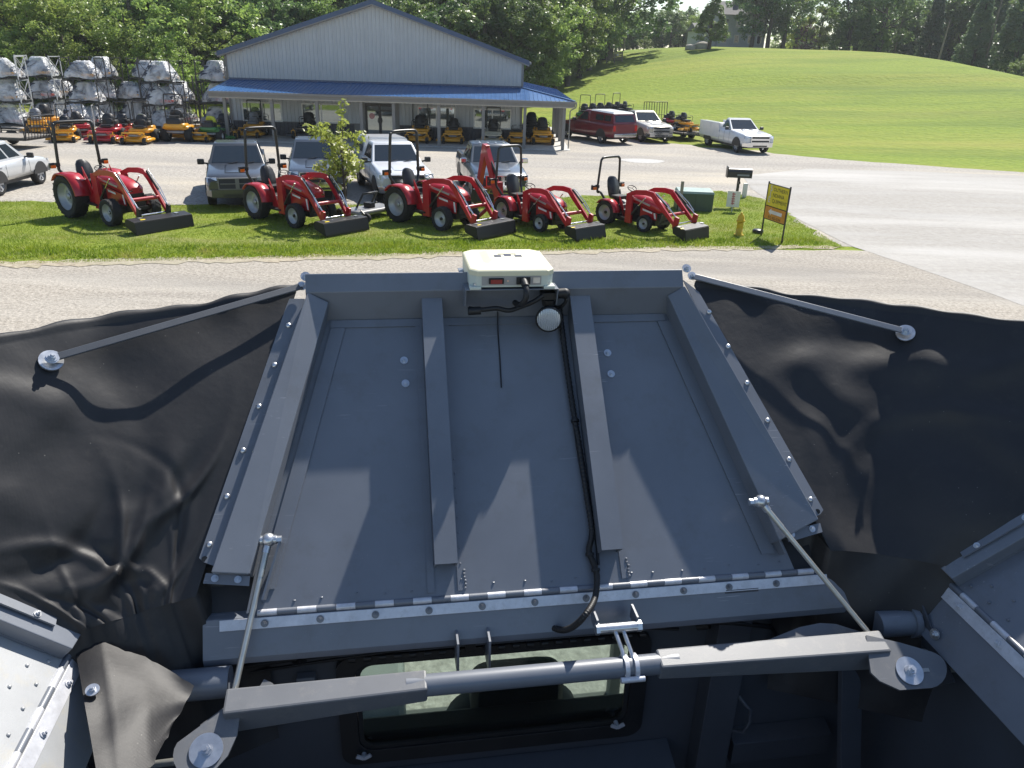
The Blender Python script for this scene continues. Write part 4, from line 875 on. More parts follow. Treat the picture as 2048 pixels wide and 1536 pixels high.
def pad(x0,x1,y0,y1,z0,z1,name,tilt=0):
    m=MB(); cx,cz=(x0+x1)/2,(z0+z1)/2; rows=[]
    for k,(sx,dy) in enumerate(((.86,0),(1,.2),(1.0,.8),(.86,1))):
        o=rrect(cx+(x0-cx)*sx,cx+(x1-cx)*sx,cz+(z0-cz)*sx,cz+(z1-cz)*sx,min(x1-x0,z1-z0)*.28,6); rows.append([(x,y0+(y1-y0)*dy+tilt*(z-z0),z) for x,z in o])
    return m.loft(rows,True).obj(name,'seat_cloth',seat,0)
pad(-.24,.24,-.26,-.13,.55,1.26,'backrest',-.06); pad(-.16,.16,-.33,-.23,1.20,1.42,'headrest'); m=MB(); m.box((-.26,-.2,.42),(.26,.3,.56)); m.obj('seat_cushion','seat_cloth',seat,.04); MB().box((-.2,-.12,0),(.2,.22,.41)).obj('seat_base','black_plastic',seat,.02)
pad(-.33,-.26,-.2,.15,.72,.80,'armrest'); pad(.26,.33,-.2,.15,.72,.80,'armrest')
# ================================================================ red compact tractors with front loaders
simple('tractor_red',(.40,.010,.018),.34,0,.10,3,.08,0,1,.5,.35); simple('rim_grey',(.42,.43,.45),.4,.3,.08,8); simple('engine_black',(.02,.02,.02),.5,0,.3,15,.1); simple('bucket_black',(.009,.009,.010),.46,0,.2,5,.08,.03,100,.5)
simple('stripe_white',(.70,.70,.70),.35); simple('stripe_grey',(.35,.35,.36),.35,.3); simple('decal_yellow',(.75,.55,.02),.5); simple('tyre',(.016,.016,.016),.8,0,.25,10,.1,.25,40); simple('cyl_chrome',(.8,.8,.8),.15,1)
_cache={}
def cached(key,fn):
    if key not in _cache: _cache[key]=fn()
    return _cache[key]
def put(name,mesh,parent,loc=(0,0,0),rz=0,rx=0,ry=0):
    o=bpy.data.objects.new(name,mesh); COL.objects.link(o); o.parent=parent; o.location=loc; o.rotation_euler=(rx,ry,rz); return o
def lug_tyre(R_,w,n,lug):
    m=MB(); h=w/2; rin=R_*.60
    m.lathe([(rin,-h*.72),(R_*.80,-h*.98),(R_*.92,-h),(R_*.965,-h*.78),(R_*.972,0),(R_*.965,h*.78),(R_*.92,h),(R_*.80,h*.98),(rin,h*.72)],(0,0,0),(0,1,0),36)
    for i in range(n):
        for s in (-1,1):
            a=2*math.pi*(i+(.5 if s>0 else 0))/n; a2=a-.9*lug
            def P(r,an,y): return (r*math.cos(an),y,r*math.sin(an))
            da=.055*24/n*1.1; y0,y1=s*h*.06,s*h*1.0
            lo_=[P(R_*.95,a,y0),P(R_*.95,a+da,y0),P(R_*.92,a2+da,y1),P(R_*.92,a2,y1)]; hi_=[P(R_*1.0,a,y0),P(R_*1.0,a+da,y0),P(R_*.975,a2+da,y1),P(R_*.975,a2,y1)]
            q=lo_+hi_; m.hexa(q if s>0 else [q[k] for k in (1,0,3,2,5,4,7,6)])
    return m
def wheel(parent,R_,w,loc,side,ag=True,rimm='rim_grey',name='wheel',spokes=0,rimf=.62):
    """hub of the wheel as the part, tyre and rim as its pieces"""
    key=('hub',R_); hub=put(name,cached(key,lambda:MB().cyl((0,-.06,0),(0,.06,0),R_*.13,n=12).mesh('hub','engine_black')),parent,loc)
    if ag: put('tyre',cached(('ag',R_,w),lambda:lug_tyre(R_,w,int(20 if R_>.5 else 18),.33).mesh('tyre','tyre')),hub)
    else:
        put('tyre',cached(('rd',R_,w,rimf),lambda:MB().lathe([(R_*rimf*.97,-w*.42),(R_*.86,-w*.5),(R_*.96,-w*.42),(R_,-w*.25),(R_,w*.25),(R_*.96,w*.42),(R_*.86,w*.5),(R_*rimf*.97,w*.42)],(0,0,0),(0,1,0),28).mesh('tyre','tyre')),hub)
    def rim():
        m=MB(); r=R_*rimf; s=side
        if spokes:
            m.lathe([(r,-w*.40),(r*.96,-w*.36),(r*.95,w*.36),(r,w*.40)],(0,0,0),(0,1,0),28)
            for k in range(spokes):
                a=2*math.pi*k/spokes; d=V3((math.cos(a),0,math.sin(a))); t=V3((-math.sin(a),0,math.cos(a)))
                m.hexa([d*r*.18-t*r*.12+V3((0,s*w*.28,0)),d*r*.18+t*r*.12+V3((0,s*w*.28,0)),d*r*.97+t*r*.15+V3((0,s*w*.34,0)),d*r*.97-t*r*.15+V3((0,s*w*.34,0)),d*r*.18-t*r*.12+V3((0,s*w*.36,0)),d*r*.18+t*r*.12+V3((0,s*w*.36,0)),d*r*.97+t*r*.13+V3((0,s*w*.40,0)),d*r*.97-t*r*.13+V3((0,s*w*.40,0))])
            m.cyl((0,s*w*.2,0),(0,s*w*.40,0),r*.22,n=14)
        else:
            m.lathe([(r*1.0,s*w*.44),(r*1.02,s*w*.40),(r*.93,s*w*.34),(r*.90,s*w*.05),(r*.55,-s*w*.02),(r*.38,s*w*.08),(r*.20,s*w*.10),(r*.19,s*w*.22),(.001,s*w*.24)],(0,0,0),(0,1,0),28)
            for k in range(8): 
                a=2*math.pi*k/8; m.cyl((r*.46*math.cos(a),s*w*.02,r*.46*math.sin(a)),(r*.46*math.cos(a),s*w*.12,r*.46*math.sin(a)),r*.04,n=6)
        return m.mesh('rim',rimm)
    put('rim',cached(('rim',R_,w,side,spokes,rimm,ag),rim),hub)
    return hub
def tractor(label,loc,rz,Rr=.62,Rf=.38,wb=1.85,s=1.,tilt=0,backhoe=False,rops=2.72,track=.66):
    T=thing('loader_tractor',label,'tractor',loc,rz,None); k=Rr/.62
    for sd in (-1,1):
        wheel(T,Rr,.40*k,(0,sd*track,Rr),sd,True,name='rear_wheel'); wheel(T,Rf,.27*k,(wb,sd*(track-.06),Rf),sd,True,name='front_wheel')
    z0=Rr*.75; hz=1.30*s; m=MB(); m.box((-.35,-.26,z0-.12),(wb*.52,.26,z0+.22)); m.box((wb*.40,-.20,z0-.10),(wb+.22,.20,z0+.20)); m.cyl((0,-track,Rr),(0,track,Rr),.11,n=10); m.box((wb-.09,-track+.1,Rf-.06),(wb+.09,track-.1,Rf+.10)); m.box((wb-.12,-.14,Rf),(wb+.12,.14,z0)); m.obj('chassis','engine_black',T,.02)
    m=MB(); m.box((wb*.50,-.24,z0+.15),(wb+.18,.24,hz-.26)); m.cyl((wb*.62,.24,z0+.3),(wb*.62,.30,z0+.3),.10,n=12); m.obj('engine','engine_black',T,.02)
    # hood: lofted, nose rounded down
    rows=[]; x0,x1=wb*.46,wb+.42
    for f,w_,zt,zb in ((0,.31,hz+.02,hz-.20),(.25,.32,hz+.035,hz-.24),(.55,.315,hz+.0,hz-.30),(.80,.30,hz-.07,hz-.38),(.94,.27,hz-.15,hz-.42),(1.0,.20,hz-.24,hz-.40)):
        x=x0+(x1-x0)*f; rows.append([(x,-w_,zb),(x,-w_*1.02,zb+(zt-zb)*.55),(x,-w_*.86,zt-.05),(x,-w_*.5,zt),(x,w_*.5,zt),(x,w_*.86,zt-.05),(x,w_*1.02,zb+(zt-zb)*.55),(x,w_,zb)])
    hd=MB().loft(rows,True).obj('hood','tractor_red',T)
    for sd in (-1,1):
        m=MB(); P=[(x0+.52,sd*.318,z0+.12),(x1-.10,sd*.285,z0+.10),(x1-.10,sd*.285,hz-.44),(x0+.52,sd*.322,hz-.28)]; m.prism(P if sd<0 else P[::-1],(0,sd*.012,0)); m.obj('side_panel','tractor_red',T)
        m=MB(); P=[(x0+.18,sd*.329,hz-.05),(x1-.35,sd*.322,hz-.20),(x1-.38,sd*.324,hz-.25),(x0+.18,sd*.331,hz-.11)]; m.prism(P if sd<0 else P[::-1],(0,sd*.006,0)); m.obj('stripe','stripe_grey',hd)
        m=MB(); P=[(x1-.22,sd*.30,hz-.42),(x1-.16,sd*.296,hz-.42),(x1-.11,sd*.297,z0+.14),(x1-.17,sd*.300,z0+.14)]; m.prism(P if sd<0 else P[::-1],(0,sd*.008,0)); m.obj('stripe','stripe_white',T)
    for sd in (-1,1):
        m=MB(); P=[(x0+.60,sd*.334,hz-.34),(x0+.98,sd*.330,hz-.40),(x0+.98,sd*.330,hz-.45),(x0+.62,sd*.334,hz-.40)]; m.prism(P if sd<0 else P[::-1],(0,sd*.005,0)); m.obj('badge','stripe_white',T)
    gr=MB(); gr.prism([(x1+.005,-.24,z0+.08),(x1+.005,.24,z0+.08),(x1+.02,.22,hz-.40),(x1+.02,-.22,hz-.40)],(-.06,0,0)); go=gr.obj('grille','engine_black',T)
    for sd in (-1,1): MB().cyl((x1-.05,sd*.14,hz-.33),(x1+.0,sd*.14,hz-.34),.05,n=12).obj('headlight','chrome',go)
    # fenders: swept sheet over each rear wheel, with a flat red wing at the back
    for sd in (-1,1):
        rows=[]
        for a in range(8,150,9):
            r=Rr*1.13; x=r*math.cos(R(a)); z=Rr+r*math.sin(R(a)); zz=min(z,Rr*2.05); yi,yo=sd*(track-.24*k),sd*(track+.20*k); ro=.93
            rows.append([(x,yi,zz),(x,(yi+yo)/2,zz+.012),(x,yo,zz-.005),(x*ro,yo+sd*.012,Rr+(zz-Rr)*ro),(x*.97,(yi+yo)/2,zz-.03),(x*.97,yi,zz-.03)])
        MB().loft(rows,True).obj('fender','tractor_red',T)
        m=MB(); m.prism([(Rr*.95,sd*(track-.26),z0+.02),(Rr*1.5,sd*(track-.26),z0-.02),(Rr*1.5,sd*(track-.26),z0+.02),(Rr*1.1,sd*(track-.26),Rr+.5*k),(Rr*.7,sd*(track-.26),Rr+.85*k)],(0,sd*.02,0)); m.obj('inner_panel','tractor_red',T)
    MB().box((Rr*.5,-track*.85,z0-.02),(wb*.56,track*.85,z0+.03)).obj('floor','engine_black',T)
    MB().prism([(Rr*.55,-.30,z0+.04),(Rr*1.2,-.30,z0+.04),(Rr*.9,-.30,z0+.34),(-.1,-.30,z0+.46),(-.35,-.30,z0+.30)],(0,.60,0)).obj('seat_deck','engine_black',T,.02)
    MB().prism([(wb*.42,-.20,z0+.05),(wb*.54,-.22,z0+.05),(wb*.56,-.28,hz+.02),(wb*.46,-.26,hz+.05)],(0,.50,0)).obj('dash','tractor_red',T,.03)
    MB().box((wb*.40,-.16,hz-.02),(wb*.50,.16,hz+.06)).obj('dash_top','engine_black',T,.02)
    sz=z0+.48; st=MB(); st.loft([[(x,y*w_,sz+z) for x,y in ((-.22,-.20),(-.22,.20),(.24,.22),(.24,-.22))] for z,w_ in ((0,.9),(.05,1),(.10,.96))],True); so_=st.obj('seat','seat_vinyl',T,.03)
    rows=[]
    for f,wd,dx in ((0,.20,0),(.2,.23,-.01),(.5,.24,-.05),(.8,.20,-.10),(.95,.13,-.13),(1,.05,-.14)):
        z=sz+.06+f*.58; x=-.20+dx; rows.append([(x+.05,-wd,z),(x+.07,0,z),(x+.05,wd,z),(x-.04,wd*.95,z),(x-.06,0,z),(x-.04,-wd*.95,z)])
    MB().loft(rows,True).obj('backrest','seat_vinyl',so_)
    cx=wb*.36; cz=hz+.13; ring_=[(cx-.10*math.cos(a)*.5-.03*0+ .17*math.cos(a)*.85,.18*math.sin(a),cz-.17*math.cos(a)*.45) for a in np.linspace(0,2*math.pi,20,endpoint=False)]
    sw=MB().tube(ring_,.014,6,closed=True); sw.cyl((cx+.06,0,cz-.10),(wb*.46,0,hz-.10),.022,n=8)
    for a in (0,2.1,4.2): sw.cyl((cx,0,cz-.0),(cx+.13*math.cos(a),.17*math.sin(a),cz-.07*math.cos(a)),.010,n=6)
    sw.obj('steering_wheel','engine_black',T)
    MB().cyl((wb*.30,.30,z0+.3),(wb*.28,.33,z0+.62),.012,n=6).obj('lever','engine_black',T)
    # roll bar with amber lamps
    ry=.57*k**.5; zm=.56*rops; P=[(-.22,-.36,z0+.42),(-.36,-.46,z0+.66),(-.44,-ry-.04,zm-.18),(-.45,-ry-.05,zm),(-.43,-ry,rops-.16),(-.43,-ry+.04,rops-.05),(-.43,-ry+.16,rops),(-.43,ry-.16,rops),(-.43,ry-.04,rops-.05),(-.43,ry,rops-.16),(-.45,ry+.05,zm),(-.44,ry+.04,zm-.18),(-.36,.46,z0+.66),(-.22,.36,z0+.42)]
    rb=MB().tube(smooth(P,3),.046*k**.4,8).obj('roll_bar','black_steel',T)
    for sd in (-1,1):
        MB().cbox((-.45,sd*(ry+.06),zm+.0),(.10,.10,.10)).obj('roll_bar_joint','black_steel',rb,.01)
        lm=MB().cbox((-.46,sd*(ry+.22),zm-.02),(.09,.17,.15)).obj('lamp_bracket','black_steel',T,.015); MB().cbox((-.405,sd*(ry+.22),zm-.05),(.03,.14,.09)).obj('amber_lens','amber',lm,.01); MB().bar((-.45,sd*(ry+.05),zm-.05),(-.45,sd*(ry+.15),zm-.05),.03,.03).obj('lamp_stay','black_steel',lm)
    # loader ---------------------------------------------------------------
    ly=.45; bx=wb+1.22; kz=hz+.16
    for sd in (-1,1):
        y=sd*ly
        MB().prism([(wb*.50,y-.04,z0-.10),(wb*.66,y-.04,z0-.10),(wb*.64,y-.04,hz-.02),(wb*.50,y-.04,hz+.06)],(0,.08,0)).obj('loader_post','tractor_red',T,.01)
        ctr=[(wb*.50,hz-.02),(wb*.72,hz+.12),(wb*.98,kz),(wb+.22,kz-.02),(wb+.42,kz-.20),(bx-.12,.42)]; wd=[.055,.068,.075,.082,.072,.05]
        top=[];bot=[]
        for i,(x,z) in enumerate(ctr):
            a=ctr[max(i-1,0)]; b_=ctr[min(i+1,len(ctr)-1)]; d=unit((b_[0]-a[0],0,b_[1]-a[1])); nn=V3((-d[2],0,d[0])); top.append(V3((x,y,z))+nn*wd[i]); bot.append(V3((x,y,z))-nn*wd[i])
        m=MB(); n=len(ctr)
        for i in range(n-1): 
            q=[bot[i],bot[i+1],top[i+1],top[i]]; A_=[p+V3((0,-.03,0)) for p in q]; B_=[p+V3((0,.03,0)) for p in q]; m.add(A_,[(0,1,2,3)]); m.add(B_,[(3,2,1,0)]); m.add(A_+B_,[(0,4,5,1),(2,6,7,3)])
        m.add([top[0]+V3((0,-.03,0)),top[0]+V3((0,.03,0)),bot[0]+V3((0,.03,0)),bot[0]+V3((0,-.03,0))],[(0,1,2,3)])
        am=m.obj('loader_arm','tractor_red',T)
        c0,c1=V3((wb*.60,y+sd*.0,z0+.10)),V3((wb*.97,y,kz-.16)); md=c0*.42+c1*.58
        m=MB().cyl(c0,md,.035,n=10); m.obj('lift_cylinder','engine_black',am); MB().cyl(md,c1,.018,n=8).obj('cylinder_rod','cyl_chrome',am)
        c0,c1=V3((wb+.36,y+sd*.0,kz+.02)),V3((bx-.05,y,.62)); md=c0*.45+c1*.55
        MB().cyl(c0,md,.036,n=10).obj('bucket_cylinder','engine_black',am); MB().cyl(md,c1,.020,n=8).obj('cylinder_rod','cyl_chrome',am)
        MB().tube([c0+V3((0,sd*.05,.03)),md+V3((.03,sd*.05,.05)),c1+V3((-.1,sd*.04,.10))],.012,6).obj('hose','cyl_chrome',am)
        MB().prism([(bx-.16,y-.035,.30),(bx-.0,y-.035,.30),(bx+.04,y-.035,.62),(bx-.10,y-.035,.66)],(0,.07,0)).obj('bucket_hook','engine_black' if Rr>.6 else 'tractor_red',am,.01)
    MB().cyl((bx-.42,-ly,.80*s),(bx-.42,ly,.80*s),.055,n=12).obj('cross_tube','tractor_red',T); MB().cyl((bx-.12,-ly,.42),(bx-.12,ly,.42),.022,n=10).obj('pivot_bar','cyl_chrome',T)
    MB().box((x1+.02,-.27,z0-.02),(x1+.06,.27,z0+.06)).obj('bumper','engine_black',T)
    bw=.88*min(1.,k*1.05)
    Mx=Matrix.Translation((bx-.02,0,.36))@Matrix.Rotation(tilt,4,'Y')@Matrix.Translation((0,0,-.36))
    prof=[(0,.30),(-.02,.58),(.06,.66),(.34,.60),(.47,.03),(.44,.02)]
    def bk():
        m=MB(); t=.02
        outl=[(.0,.18),(-.03,.33),(.04,.39),(.40,.35),(.46,.03)]
        for a,b_ in zip(outl,outl[1:]):
            d=unit((b_[0]-a[0],0,b_[1]-a[1])); nn=V3((-d[2],0,d[0]))*t
            q=[V3((a[0],-bw,a[1])),V3((b_[0],-bw,b_[1])),V3((b_[0],-bw,b_[1]))+nn,V3((a[0],-bw,a[1]))+nn]; m.prism(q[::-1],(0,2*bw,0))
        for sd in (-1,1): m.prism([(0.0,sd*(bw-.012),.18),(.46,sd*(bw-.012),.03),(.405,sd*(bw-.012),.36),(.04,sd*(bw-.012),.405),(-.04,sd*(bw-.012),.33)],(0,sd*.016,0))
        return m
    b0=bk(); b0.xf(Mx); bo=b0.obj('bucket','bucket_black',T,.004)
    m=MB(); m.box((.466,-bw,.0),(.478,bw,.06)); m.xf(Mx); m.obj('cutting_edge','bucket_black',bo)
    for sd in (-1,1):
        m=MB(); m.cbox((.16,sd*.55,.405),(.12,.10,.02)); m.xf(Mx); m.obj('bucket_ear','rod_metal',bo)
    m=MB(); m.cbox((.28,-.55,.388),(.05,.14,.006),0,0,R(12)); m.xf(Mx); m.obj('warning_decal','decal_yellow',bo)
    # three point hitch
    for sd in (-1,1): MB().bar((-.25,sd*.22,z0-.05),(-.85,sd*.30,z0-.18),.05,.05).obj('lower_link','engine_black',T)
    MB().tube([(-.3,-.2,z0+.15),(-.6,-.25,z0+.1),(-.6,.25,z0+.1),(-.3,.2,z0+.15)],.03,6).obj('hitch_frame','engine_black',T)
    if backhoe:
        m=MB(); m.box((-.75,-.35,.25),(-.5,.35,.65)); m.prism([(-.8,-.10,.4),(-.95,-.10,.4),(-1.0,-.10,1.1),(-.85,-.10,1.1)],(0,.2,0)); bh=m.obj('backhoe_frame','tractor_red',T,.01)
        def boom(a,b_,w0,w1,nm):
            a,b_=V3(a),V3(b_); d=unit(b_-a); nn=V3((-d[2],0,d[0])); MB().prism([a-nn*w0,b_-nn*w1,b_+nn*w1,a+nn*w0],(0,.16,0)).obj(nm,'tractor_red',T,.01)
        boom((-.95,-.08,.65),(-1.60,-.08,2.05),.13,.09,'backhoe_boom'); boom((-1.62,-.08,2.18),(-1.98,-.08,.75),.10,.07,'backhoe_dipper')
        MB().cyl((-1.05,0,1.3),(-1.72,0,2.1),.05,n=10).obj('boom_cylinder','engine_black',T); MB().cyl((-1.5,.0,1.75),(-1.85,0,1.9),.035,n=8).obj('boom_cylinder','cyl_chrome',T)
        MB().prism([(-2.05,-.22,.75),(-1.80,-.22,.72),(-1.75,-.22,.36),(-1.95,-.22,.25),(-2.15,-.22,.45)],(0,.44,0)).obj('backhoe_bucket','bucket_black',T,.01)
        for sd in (-1,1): MB().bar((-.7,sd*.4,.5),(-.95,sd*.85,.04),.09,.10).obj('stabilizer','tractor_red',T)
    return T
def heading(a,b): return math.atan2(b[1]-a[1],b[0]-a[0])
def ttract(rear,front,label,side=-1,**k):
    """rear/front: pixels where the near wheels meet the grass"""
    a,b=V3(gp(*rear)),V3(gp(*front)); h=heading(a,b); tr=k.get('track',.66); n=V3((-math.sin(h),math.cos(h),0))
    # near side is the tractor's right side when it heads to the right of the picture and towards us
    p=a+n*tr; return tractor(label,(p[0],p[1],.016),h,**k)
ttract((150,436),(226,455),'biggest red loader tractor, standing nearest the silver car, black bucket down',Rr=.63,Rf=.39,wb=1.95,rops=2.66,tilt=R(2))
ttract((517,439),(598,460),'red loader tractor between the grey pickup and the young tree',Rr=.52,Rf=.36,wb=1.85,s=.97,rops=2.60,tilt=R(-3),track=.62)
ttract((800,445),(884,464),'red loader tractor standing before the white pickup with a mower behind it',Rr=.55,Rf=.36,wb=1.80,s=.97,rops=2.62,tilt=R(-3),track=.62)
ttract((1008,447),(1086,468),'small red loader tractor with a backhoe boom folded up behind it',Rr=.40,Rf=.27,wb=1.62,s=.80,rops=2.25,tilt=R(-4),track=.52,backhoe=True)
ttract((1211,449),(1290,467),'smallest red loader tractor at the end of the row by the green utility box',Rr=.38,Rf=.26,wb=1.50,s=.78,rops=1.98,tilt=R(2),track=.50)
# ================================================================ cars and trucks (x forward, y left)
def paint(n,c,metal=.0): simple(n,c,.32,metal*.6,.03,2,.04,0,1,.5,.8)
paint('paint_grey',(.045,.05,.057),.35); paint('paint_slate',(.07,.085,.11),.4); paint('paint_white',(.70,.71,.72)); paint('paint_navy',(.05,.065,.085),.5); paint('paint_silver',(.56,.57,.58),.35); paint('paint_red',(.16,.010,.016)); paint('paint_tan',(.50,.46,.38),.3); simple('bumper_dark',(.03,.03,.03),.5); simple('lamp_clear',(.75,.76,.78),.12,.5)
simple('cap_silver',(.55,.57,.58),.35,.2); simple('plastic_dark',(.025,.025,.027),.5)
def vehicle(name,label,cat,loc,rz,pt,L_=5.8,Wd=2.0,H=1.81,hood=1.55,cab=(1.15,-1.05),belt=1.22,bed='open',wheelR=.40,grille='bars',suv=False,group=None,bump='chrome',crew=True):
    V=thing(name,label,cat,loc,rz,group); w=Wd/2; xf,xr=L_/2,-L_/2; cf,cr=cab; zb=.42; fa,ra=xf-.95,xr+1.15
    def sect(x,wd,zt,z0=zb,tuck=.94): return [(x,-wd*.92,z0),(x,-wd,z0+.16),(x,-wd,z0+(zt-z0)*.62),(x,-wd*tuck,zt-.03),(x,-wd*tuck*.93,zt),(x,wd*tuck*.93,zt),(x,wd*tuck,zt-.03),(x,wd,z0+(zt-z0)*.62),(x,wd,z0+.16),(x,wd*.92,z0)]
    hz=belt-.02
    rows=[sect(xr,w*.95,belt-.02,zb+.12),sect(xr+.06,w*.985,belt),sect(cr,w,belt),sect(cf-.05,w,belt),sect(cf+.15,w,hz),sect(cf+.7,w*.99,hz-.05),sect(xf-.45,w*.97,hz-.12),sect(xf-.14,w*.93,hz-.20,zb+.05),sect(xf-.02,w*.86,hz-.30,zb+.1)]
    body=MB().loft(rows,True).obj('body',pt,V)
    # raised power bulge on the hood
    MB().loft([[(cf+.25,-w*.42,hz-.02),(cf+.25,-w*.30,hz+.025),(cf+.25,w*.30,hz+.025),(cf+.25,w*.42,hz-.02)],[(xf-.5,-w*.46,hz-.15),(xf-.5,-w*.34,hz-.095),(xf-.5,w*.34,hz-.095),(xf-.5,w*.46,hz-.15)]],True).obj('hood_bulge',pt,body)
    # cab
    rf=cf-.78; rr_=cr+.28 if not suv else xr+.62; zr=H; tk=.80
    if suv: cr=xr+.18
    lo_=[(cf+.02,-w*.90),(cf+.02,w*.90),(cr,w*.92),(cr,-w*.92)]; hi_=[(rf,-w*tk*.9),(rf,w*tk*.9),(rr_,w*tk*.9),(rr_,-w*tk*.9)]
    def ringz(z,t): return [(a[0]*(1-t)+b_[0]*t,a[1]*(1-t)+b_[1]*t,z) for a,b_ in zip(lo_,hi_)]
    cabm=MB().loft([ringz(belt-.03,0),ringz(zr-.07,.94)],False); cabm.loft([[(x*1.0,y,zr-.07) for x,y,_ in ringz(0,.94)],[(x,y*.97,zr-.02) for x,y,_ in ringz(0,1)],[((x-(rf+rr_)/2)*.86+(rf+rr_)/2,y*.86,zr) for x,y,_ in ringz(0,1)]],True)
    cb=cabm.obj('cab',pt,V,.02)
    A,B,C,D=[V3((x,y,belt-.03)) for x,y in lo_]; a,b_,c,d=[V3(p) for p in ringz(zr-.07,.94)]
    def quad(p00,p10,p11,p01,u0,u1,v0,v1,off,nm,par=cb):
        def bl(u,v): return (p00*(1-u)+p10*u)*(1-v)+(p01*(1-u)+p11*u)*v
        q=[bl(u0,v0),bl(u1,v0),bl(u1,v1),bl(u0,v1)]; n=unit(np.cross(q[1]-q[0],q[3]-q[0])); 
        ctr=(A+C)/2; n=n if (q[0]-ctr)@n>0 else -n
        if np.cross(q[1]-q[0],q[3]-q[0])@n<0: q=q[::-1]
        return MB().prism([p+n*.002 for p in q],n*off).obj(nm,'car_glass',par)
    quad(A,B,b_,a,.05,.95,.10,.95,.006,'windshield')
    quad(C,D,d,c,.08,.92,.25,.90,.006,'rear_window')
    spl=[(.06,.48),(.52,.93)] if (crew or suv) else [(.10,.86)]
    if suv: spl=[(.10,.36),(.39,.64),(.68,.92)]
    for p,q,q2,p2 in ((D,A,a,d),(C,B,b_,c)):
        for u0,u1 in spl: quad(p,q,q2,p2,u0,u1,.16,.90,.006,'side_window')
    for sd in (-1,1):
        mr=MB().cbox((cf-.12,sd*(w+.14),belt+.06),(.12,.22,.18)).obj('mirror','chrome' if grille=='chrome' else 'plastic_dark',V,.03); MB().bar((cf-.10,sd*w*.92,belt+.0),(cf-.11,sd*(w+.10),belt+.02),.06,.05).obj('mirror_arm','plastic_dark',mr)
        for u in ((cr+.18,cr+1.15) if crew else (cr+.25,)): MB().cbox((u,sd*(w+.004),belt-.16),(.20,.03,.035)).obj('door_handle',pt,body,.01)
        for x in (cr+.02,(cr+cf)/2,cf-.02): MB().box((x,min(sd*w*.998,sd*(w+.003)),zb+.1),(x+.012,max(sd*w*.998,sd*(w+.003)),belt-.12)).obj('door_gap','plastic_dark',body)
        for x,nm in ((fa,'front_wheel'),(ra,'rear_wheel')):
            wheel(V,wheelR,.26,(x,sd*(w-.14),wheelR),sd,False,'rim_grey',nm,6,.64)
            ar=[(x+(wheelR+.09)*math.cos(t),z_) for t in np.linspace(0,math.pi,13) for z_ in (max(zb-.02,wheelR+(wheelR+.09)*math.sin(t)),)]
            P=[(q,sd*(w-.03),z) for q,z in ar]; MB().prism(P if sd<0 else P[::-1],(0,sd*.036,0)).obj('wheel_arch','plastic_dark',V)
        hl=[(xf-.10,sd*w*.60,hz-.34),(xf-.20,sd*w*.92,hz-.36),(xf-.26,sd*w*.93,hz-.20),(xf-.14,sd*w*.62,hz-.20)]
        MB().prism(hl if sd>0 else hl[::-1],(.085,0,0)).obj('headlight','lamp_clear',V,.01)
        MB().box((xr-.012,min(sd*w*.74,sd*w*.93),belt-.42),(xr+.02,max(sd*w*.74,sd*w*.93),belt-.10)).obj('tail_light','red_lens',V)
    g0,g1=zb+.22,hz-.20
    gm=MB().loft([[(xf-.03,-w*.56,g0),(xf-.03,w*.56,g0),(xf-.10,w*.60,g1),(xf-.10,-w*.60,g1)],[(xf+.03,-w*.54,g0+.02),(xf+.03,w*.54,g0+.02),(xf-.02,w*.57,g1-.02),(xf-.02,-w*.57,g1-.02)]],False).obj('grille','plastic_dark',V)
    gc='chrome' if bump=='chrome' else pt
    m=MB()
    if grille in('cross','chrome'): m.box((xf+.02,-.06,g0+.03),(xf+.05,.06,g1-.03)); m.box((xf+.015,-w*.52,(g0+g1)/2-.014),(xf+.045,w*.52,(g0+g1)/2+.014))
    else: m.box((xf+.015,-w*.55,(g0+g1)/2-.05),(xf+.05,w*.55,(g0+g1)/2+.05))
    for z in (g0,g1-.03): m.box((xf-.03,-w*.57,z),(xf+.045,w*.57,z+.03))
    for sd in (-1,1): m.box((xf-.05,min(sd*w*.55,sd*w*.59),g0),(xf+.04,max(sd*w*.55,sd*w*.59),g1))
    m.obj('grille_bar',gc if grille!='cross' else 'trim_grey',gm)
    bm=MB().loft([[(x,y,z) for x,y,z in r] for r in ([(xf-.25,-w*.97,.40),(xf-.25,-w*.97,.62),(xf-.25,w*.97,.62),(xf-.25,w*.97,.40)],[(xf+.06,-w*.80,.40),(xf+.06,-w*.80,.64),(xf+.06,w*.80,.64),(xf+.06,w*.80,.40)])],False).obj('bumper',bump if bump!='paint' else pt,V,.02)
    MB().box((xf+.061,-w*.45,.42),(xf+.066,w*.45,.50)).obj('air_intake','plastic_dark',bm)
    MB().box((xr-.10,-w*.86,.46),(xr-.0,w*.86,.66)).obj('rear_bumper','chrome' if bump=='chrome' else 'plastic_dark',V,.02)
    MB().box((-L_*.40,-w*.80,.28),(L_*.40,w*.80,zb+.06)).obj('underbody','plastic_dark',V)
    if bed=='open' and not suv:
        MB().box((xr+.09,-w*.80,belt+.001),(cr-.08,w*.80,belt+.006)).obj('bed_well','plastic_dark',body)
        for sd in (-1,1): MB().box((xr+.05,min(sd*w*.82,sd*w*.93),belt-.005),(cr-.04,max(sd*w*.82,sd*w*.93),belt+.03)).obj('bed_rail',pt,body,.01)
